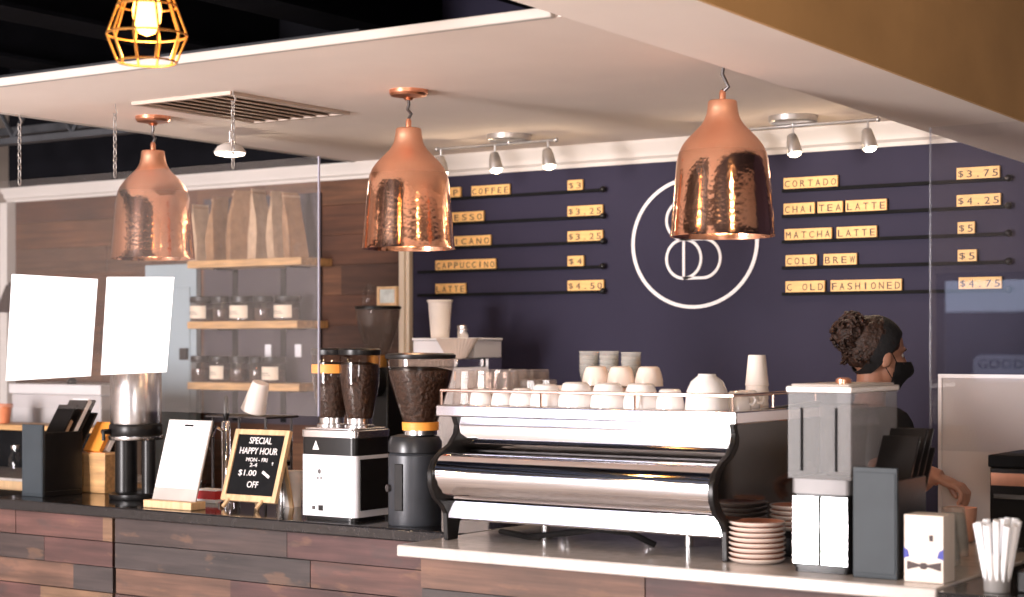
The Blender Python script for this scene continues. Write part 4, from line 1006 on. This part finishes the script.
MB().box(-.043, .043, .006, .014, .012, .073).build('card', mat('pale_card', (.62, .66, .64), .5, 0, .2, 25), t2)
one(MB().lathe([(.0, 0), (.030, 0), (.032, .004), (.030, .07), (.02, .085), (.018, .1), (.0, .1)], n=24, caps=False), 'glass_jar', GLASS, 'small clear jar left of the framed sign on the hopper lid', 'jar', (XY(368, yg+.1), yg+.11, fz+.0005))
# far left odds and ends on the prep counter
t = thing('glass_jar', 'small clear jar at the far left on the pale counter', 'jar', (XY(16, 5.12), 5.12, ZT+.0005))
MB().lathe([(.03, 0), (.032, .004), (.032, .08), (.02, .10), (.02, .12)], n=24).build('glass', GLASS, t); MB().lathe([(.022, .1205), (.022, .135)], n=20).build('lid', STEEL, t)
t = thing('shelf_unit', 'dark low shelf at the far left edge behind the organiser', 'shelf', (-6.3, 5.3, ZT+.0005))
MB().box(-.9, .55, -.02, .18, .19, .215).build('top_board', OAK, t, .003)
for x in (-.88, .52): MB().box(x, x+.02, 0, .18, 0, .1895).build('side_panel', BLACKM, t)
MB().box(-.86, .52, .17, .18, 0, .1895).build('back_panel', BLACKM, t)
t = thing('ice_bin', 'pale grey appliance behind the left organiser under the white sheets', 'appliance', (XY(28, 5.7), 5.6, 0))
zt_ = P(50, 384, Y=5.6).z
MB().box(0, .62, 0, .26, 0, zt_-.05).build('body', mat('pale_grey_enamel', (.50, .47, .47), .4, 0, .05, 4), t, .006)
MB().box(-.01, .63, -.012, .26, zt_-.0495, zt_).build('lid', mat('light_grey_enamel', (.66, .63, .63), .35, 0, .05, 4), t, .006)
MB().lathe([(.02, 0), (.026, .012), (.012, .03)], (.36, .06, zt_), n=20).build('knob', BLACK, t)
t = thing('terracotta_pot', 'small terracotta pot on the shelf at the far left edge', 'pot', (XY(2, 5.36), 5.36, ZT+.216))
MB().lathe([(.0, 0), (.035, 0), (.045, .07), (.05, .072), (.05, .09), (.044, .09), (.036, .02), (.0, .015)], n=28, caps=False).build('pot', TERRA, t)
# ------------------------------------------------------------------ barista
def person():
    HD = R(46)                                     # heading of the figure, measured from +x
    fx, rx = Vector((math.cos(HD), math.sin(HD), 0)), Vector((math.sin(HD), -math.cos(HD), 0))
    base = P(868, 345, Y=5.52); B = Vector((base.x, base.y, 0))
    def L(f, r, z): return B+fx*f+rx*r+Vector((0, 0, z))
    hand = P(945, 478, Y=5.12)
    def skin_mesh(verts, edges, radii, sub=2):
        me = bpy.data.meshes.new('s'); me.from_pydata([tuple(v) for v in verts], edges, []); o = bpy.data.objects.new('s', me); COL.objects.link(o)
        md = o.modifiers.new('skin', 'SKIN'); md.use_smooth_shade = True
        for i, r in enumerate(radii):
            sv = me.skin_vertices[0].data[i]; sv.radius = r if isinstance(r, tuple) else (r, r); sv.use_root = (i == 0)
        sb = o.modifiers.new('sub', 'SUBSURF'); sb.levels = sub; sb.render_levels = sub
        dg = bpy.context.evaluated_depsgraph_get(); m2 = bpy.data.meshes.new_from_object(o.evaluated_get(dg))
        bpy.data.objects.remove(o); bpy.data.meshes.remove(me)
        out = ([tuple(v.co) for v in m2.vertices], [list(p.vertices) for p in m2.polygons]); bpy.data.meshes.remove(m2); return out
    shR, shL = L(0, .165, 1.375), L(0, -.165, 1.375)
    wrist = Vector((hand.x-.035, hand.y-.0, hand.z+.005)); elbow = wrist+Vector((-.20, .03, -.13))
    elbL, wrL = L(.02, -.21, 1.09), L(.20, -.16, 1.02)
    V = [L(0,0,.93), L(.01,0,1.08), L(.01,0,1.24), L(0,0,1.37), L(.0,0,1.43), L(.012,0,1.49),
         shR, elbow, wrist, shL, elbL, wrL,
         L(0,.09,.86), L(.01,.10,.48), L(-.02,.10,.09), L(0,-.09,.86), L(.01,-.10,.48), L(-.02,-.10,.09), L(.13,.11,.035), L(.13,-.11,.035)]
    E = [(0,1),(1,2),(2,3),(3,4),(4,5),(3,6),(6,7),(7,8),(3,9),(9,10),(10,11),(0,12),(12,13),(13,14),(0,15),(15,16),(16,17),(14,18),(17,19)]
    Rr = [.14,.12,.13,.085,.052,.050,.062,.042,.027,.062,.042,.027,.092,.058,.042,.092,.058,.042,.034,.034]
    bm_ = MB(); vs, fs = skin_mesh(V, E, Rr); bm_.add(vs, fs)
    # head in its own frame: x forward, y left, z up, origin at skull centre
    hc = L(.035, 0, 1.610)
    HT = R(8)
    MH = Matrix.Translation(hc) @ Matrix.Rotation(HD, 4, 'Z') @ Matrix.Rotation(HT, 4, 'Y')
    bm_.ball((-.012, 0, .02), .098, .076, .098, 28, 18, MH)          # cranium
    bm_.ball((.030, 0, -.040), .060, .058, .078, 24, 16, MH)          # face and jaw
    bm_.ball((.062, 0, -.088), .026, .030, .026, 16, 10, MH)          # chin
    bm_.tube([MH @ Vector(q) for q in ((.080, 0, .012), (.096, 0, -.012), (.108, 0, -.030), (.088, 0, -.040))], [.009, .010, .013, .011], 10)   # nose
    bm_.ball((.076, .0, .026), .018, .045, .010, 16, 8, MH)           # brow
    bm_.ball((.084, 0, -.062), .012, .026, .012, 14, 8, MH)           # lips
    for s_ in (-1, 1):
        bm_.ball((.055, s_*.040, -.022), .030, .022, .026, 14, 10, MH) # cheekbone
        bm_.ball((-.002, s_*.078, -.010), .020, .010, .033, 16, 12, MH @ Matrix.Rotation(R(-12), 4, 'Y'))  # ear
        bm_.ball((-.002, s_*.074, -.036), .012, .010, .012, 10, 8, MH)
    bm_.cyl(L(.005, 0, 1.42), MH @ Vector((-.012, 0, -.05)), .052, .050, 20)
    # right hand: palm, four bent fingers, thumb - relaxed, hanging over the cup
    fd = Vector((.93, .02, -.36)).normalized(); up = Vector((.36, 0, .93)); sd = fd.cross(up).normalized()
    pc = wrist+fd*.045
    vs2 = []
    Mp = Matrix((( fd.x, sd.x, up.x, pc.x), (fd.y, sd.y, up.y, pc.y), (fd.z, sd.z, up.z, pc.z), (0, 0, 0, 1)))
    bm_.ball((0, 0, 0), .052, .041, .016, 18, 12, Mp)
    bm_.cyl(wrist-fd*.02, wrist+fd*.02, .026, .027, 14)
    for i, (off, ln) in enumerate(((-.030, .066), (-.010, .075), (.011, .071), (.030, .056))):
        k0 = pc+fd*.040+sd*off+up*.002
        k1 = k0+(fd*.85-up*.45).normalized()*ln*.42
        k2 = k1+(fd*.25-up*.95).normalized()*ln*.36
        k3 = k2+(fd*-.2-up*.95).normalized()*ln*.28
        bm_.tube([k0-fd*.012, k0, k1, k2, k3], [.0095, .0098, .009, .0082, .006], 10); bm_.ball(k3, .0062, n=10, m=6); bm_.ball(k1, .0092, n=10, m=6); bm_.ball(k2, .0083, n=10, m=6)
    th0 = pc-fd*.022-sd*.030
    bm_.tube([th0, th0+(fd*.6-sd*.5-up*.5).normalized()*.030, th0+(fd*.6-sd*.5-up*.5).normalized()*.030+(fd*.75-up*.65).normalized()*.028, th0+(fd*.6-sd*.5-up*.5).normalized()*.030+(fd*.8-up*.6).normalized()*.048], [.013, .0115, .010, .007], 10)
    # left hand (hidden behind the blender) resting by her side
    lf = (wrL-elbL).normalized(); bm_.tube([wrL, wrL+lf*.05, wrL+lf*.09], [.027, .034, .026], 12)
    for i in range(4):
        o_ = rx*(-.026+i*.017); bm_.tube([wrL+lf*.08+o_, wrL+lf*.115+o_, wrL+lf*.14+o_-Vector((0,0,.02))], [.009, .0085, .006], 8)
    bm_.tube([wrL+lf*.03+rx*.03, wrL+lf*.06+rx*.052, wrL+lf*.085+rx*.055], [.012, .010, .007], 8)
    # fuse everything into one continuous skin
    me = bpy.data.meshes.new('p'); me.from_pydata(bm_.v, [], bm_.f); o = bpy.data.objects.new('p', me); COL.objects.link(o)
    rm = o.modifiers.new('r', 'REMESH'); rm.mode = 'VOXEL'; rm.voxel_size = .0042; rm.use_smooth_shade = True
    sm = o.modifiers.new('s', 'SMOOTH'); sm.iterations = 4; sm.factor = .5
    dg = bpy.context.evaluated_depsgraph_get(); m2 = bpy.data.meshes.new_from_object(o.evaluated_get(dg)); bpy.data.objects.remove(o)
    root = bpy.data.objects.new('person', None); COL.objects.link(root); root.location = B
    tag(root, 'person with curly brown bun, black headband and black mask, working behind the bar', 'person')
    m2.transform(Matrix.Translation(-B)); m2.materials.append(SKIN)
    m2.polygons.foreach_set('use_smooth', [True]*len(m2.polygons))
    bo = bpy.data.objects.new('body', m2); COL.objects.link(bo); bo.parent = root
    def part(mb, name, m_, ang=60, sub=0):
        mb.v = [(x-B.x, y-B.y, z-B.z) for x, y, z in mb.v]; return mb.build(name, m_, root, ang=ang)
    # clothes: shirt, trousers, shoes
    sv = [V[0]+Vector((0,0,-.04)), V[1], V[2], V[3]+Vector((0,0,.0)), V[6], V[6]+(V[7]-V[6])*.55, V[9], V[9]+(V[10]-V[9])*.55, V[3]+Vector((0, 0, .045))]
    vs, fs = skin_mesh(sv, [(0,1),(1,2),(2,3),(3,4),(4,5),(3,6),(6,7),(3,8)], [.158,.138,.148,.102,.078,.066,.078,.066,.072])
    part(MB().add(vs, fs), 'shirt', CLOTH)
    tv = [V[0], V[12], V[13], V[14], V[15], V[16], V[17]]
    vs, fs = skin_mesh(tv, [(0,1),(1,2),(2,3),(0,4),(4,5),(5,6)], [.152,.104,.072,.06,.104,.072,.06])
    part(MB().add(vs, fs), 'trousers', CLOTH)
    for s_ in (.11, -.11):
        Ms = Matrix.Translation(L(.055, s_, .0)) @ Matrix.Rotation(HD, 4, 'Z')
        part(MB().slab(rrect(-.12, .15, -.048, .048, .045), 0, .03, Ms).ball((.05, 0, .03), .095, .045, .05, 18, 10, Ms).ball((-.06, 0, .05), .055, .048, .06, 18, 10, Ms), 'shoe', BLACKM)
    # hair: cap over the skull plus bun, with curls
    hm = MB(); rnd = random.Random(2)
    def lump(c, rx_, ry_, rz_, amp, fq, n=40, m=26, keep=None):
        b0 = len(hm.v)
        for j in range(m+1):
            th = math.pi*j/m
            for i in range(n):
                a_ = 2*math.pi*i/n; d_ = Vector((math.sin(th)*math.cos(a_), math.sin(th)*math.sin(a_), -math.cos(th)))
                k = 1+amp*noise.noise(d_*fq+Vector(c)*30)
                p_ = Vector((c[0]+d_.x*rx_*k, c[1]+d_.y*ry_*k, c[2]+d_.z*rz_*k))
                if keep: p_ = keep(p_)
                hm.v.append(tuple(MH @ p_))
        for j in range(m):
            for i in range(n): hm.f.append([b0+j*n+i, b0+j*n+(i+1) % n, b0+(j+1)*n+(i+1) % n, b0+(j+1)*n+i])
    def keep(p_):
        # hairline: pull the cap inside the head in front of and below the hairline
        lim = .050 if p_.z > .03 else .050-(.03-p_.z)*1.2
        if p_.x > lim: p_ = Vector((lim+(p_.x-lim)*.15, p_.y*.90, p_.z*.92))
        if p_.z < -.055: p_ = Vector((p_.x*.8, p_.y*.75, -.055+(p_.z+.055)*.4))
        return p_
    lump((-.020, 0, .024), .106, .087, .104, .06, 5, 48, 30, keep)
    lump((-.106, 0, .058), .060, .058, .055, .22, 4)
    for i in range(46):
        a_, b2 = rnd.uniform(0, 6.28), rnd.uniform(-1.4, 1.5)
        d_ = Vector((math.cos(a_)*math.cos(b2), math.sin(a_)*math.cos(b2), math.sin(b2)))
        c_ = Vector((-.106, 0, .058))+d_*.050; pts = []
        ax = d_.orthogonal().normalized(); ay = d_.cross(ax)
        for k in range(10): pts.append(MH @ (c_+(ax*math.cos(k*.7)+ay*math.sin(k*.7))*.017+d_*(.002*k)))
        hm.tube(pts, .0058, 6)
    for i in range(30):
        a_ = rnd.uniform(2.0, 4.3); z_ = rnd.uniform(-.03, .06)
        d_ = Vector((math.cos(a_), math.sin(a_), 0)); c_ = Vector((-.02+d_.x*.098, d_.y*.080, z_+.01)); pts = []
        for k in range(9): pts.append(MH @ (c_+d_*(.006*math.cos(k*.8))+Vector((0, 0, -.004*k+.006*math.sin(k*.8)))))
        hm.tube(pts, .0055, 6)
    part(hm, 'hair', HAIR)
    # headband
    hb = MB(); n, m = 48, 8; vs = []
    cE, rE = Vector((-.018, 0, .022)), Vector((.106, .086, .105))
    dd, nn, yy = Vector((.30, 0, .954)), Vector((.954, 0, -.30)), Vector((0, 1, 0))
    for lay in (1.0, 1.035):
        for i in range(n):
            th = 2*math.pi*i/n; k_ = .5+.5*math.cos(th)
            for j in range(m+1):
                w_ = -.22+(.30+.52*k_)*j/m
                q = (dd*math.cos(th)+yy*math.sin(th))*math.cos(w_)+nn*math.sin(w_)
                vs.append(tuple(MH @ Vector((cE[a]+rE[a]*lay*q[a] for a in range(3)))))
    S = n*(m+1); fs = []
    for i in range(n):
        a_, b2 = i*(m+1), ((i+1) % n)*(m+1)
        for j in range(m): fs += [[a_+j, a_+j+1, b2+j+1, b2+j], [S+a_+j, S+b2+j, S+b2+j+1, S+a_+j+1]]
        fs += [[a_, b2, S+b2, S+a_], [a_+m, S+a_+m, S+b2+m, b2+m]]
    hb.add(vs, fs)
    part(hb, 'headband', CLOTH)
    # mask with ear loops
    mk = MB(); n, m = 22, 14; vs = []
    for lay in (0, .003):
        for j in range(m+1):
            f_ = j/m; z_ = -.010-.100*f_
            for i in range(n+1):
                s_ = -1+2*i/n; ang = s_*R(78)
                rxm = .088-.02*abs(f_-.35)+lay; bulge = .030*math.exp(-(s_*2.6)**2)*math.exp(-((f_-.30)*2.6)**2)
                shr = 1-.18*f_
                vs.append(tuple(MH @ Vector((.022+(rxm*math.cos(ang)+bulge)*(1-.10*f_), (.068+lay)*math.sin(ang)*shr, z_+.012*abs(s_)*(1 if f_ > .5 else -1)))))
    S = (n+1)*(m+1); fs = []
    for j in range(m):
        for i in range(n):
            a_ = j*(n+1)+i; fs += [[a_, a_+1, a_+n+2, a_+n+1], [S+a_, S+a_+n+1, S+a_+n+2, S+a_+1]]
    for i in range(n): fs += [[i, S+i, S+i+1, i+1], [m*(n+1)+i, m*(n+1)+i+1, S+m*(n+1)+i+1, S+m*(n+1)+i]]
    for j in range(m): a_ = j*(n+1); fs += [[a_, a_+n+1, S+a_+n+1, S+a_], [a_+n, S+a_+n, S+a_+2*n+1, a_+2*n+1]]
    mk.add(vs, fs)
    for s_ in (-1, 1):
        mk.tube([MH @ Vector(q) for q in ((.040, s_*.070, -.022), (.015, s_*.080, .006), (-.012, s_*.082, .012), (-.018, s_*.080, -.02), (.010, s_*.074, -.055), (.038, s_*.062, -.080))], .0016, 6)
    part(mk, 'face_mask', CLOTH)
    for s_ in (-1, 1):
        part(MB().ball((.070, s_*.030, .004), .011, .012, .009, 16, 12, MH), 'eye', PORC)
        part(MB().ball((.0795, s_*.031, .004), .003, .005, .005, 12, 8, MH), 'iris', INK)
        part(MB().tube([MH @ Vector(q) for q in ((.084, s_*.016, .022), (.086, s_*.032, .028), (.074, s_*.052, .022))], .0032, 6), 'eyebrow', HAIR)
    return root
person()
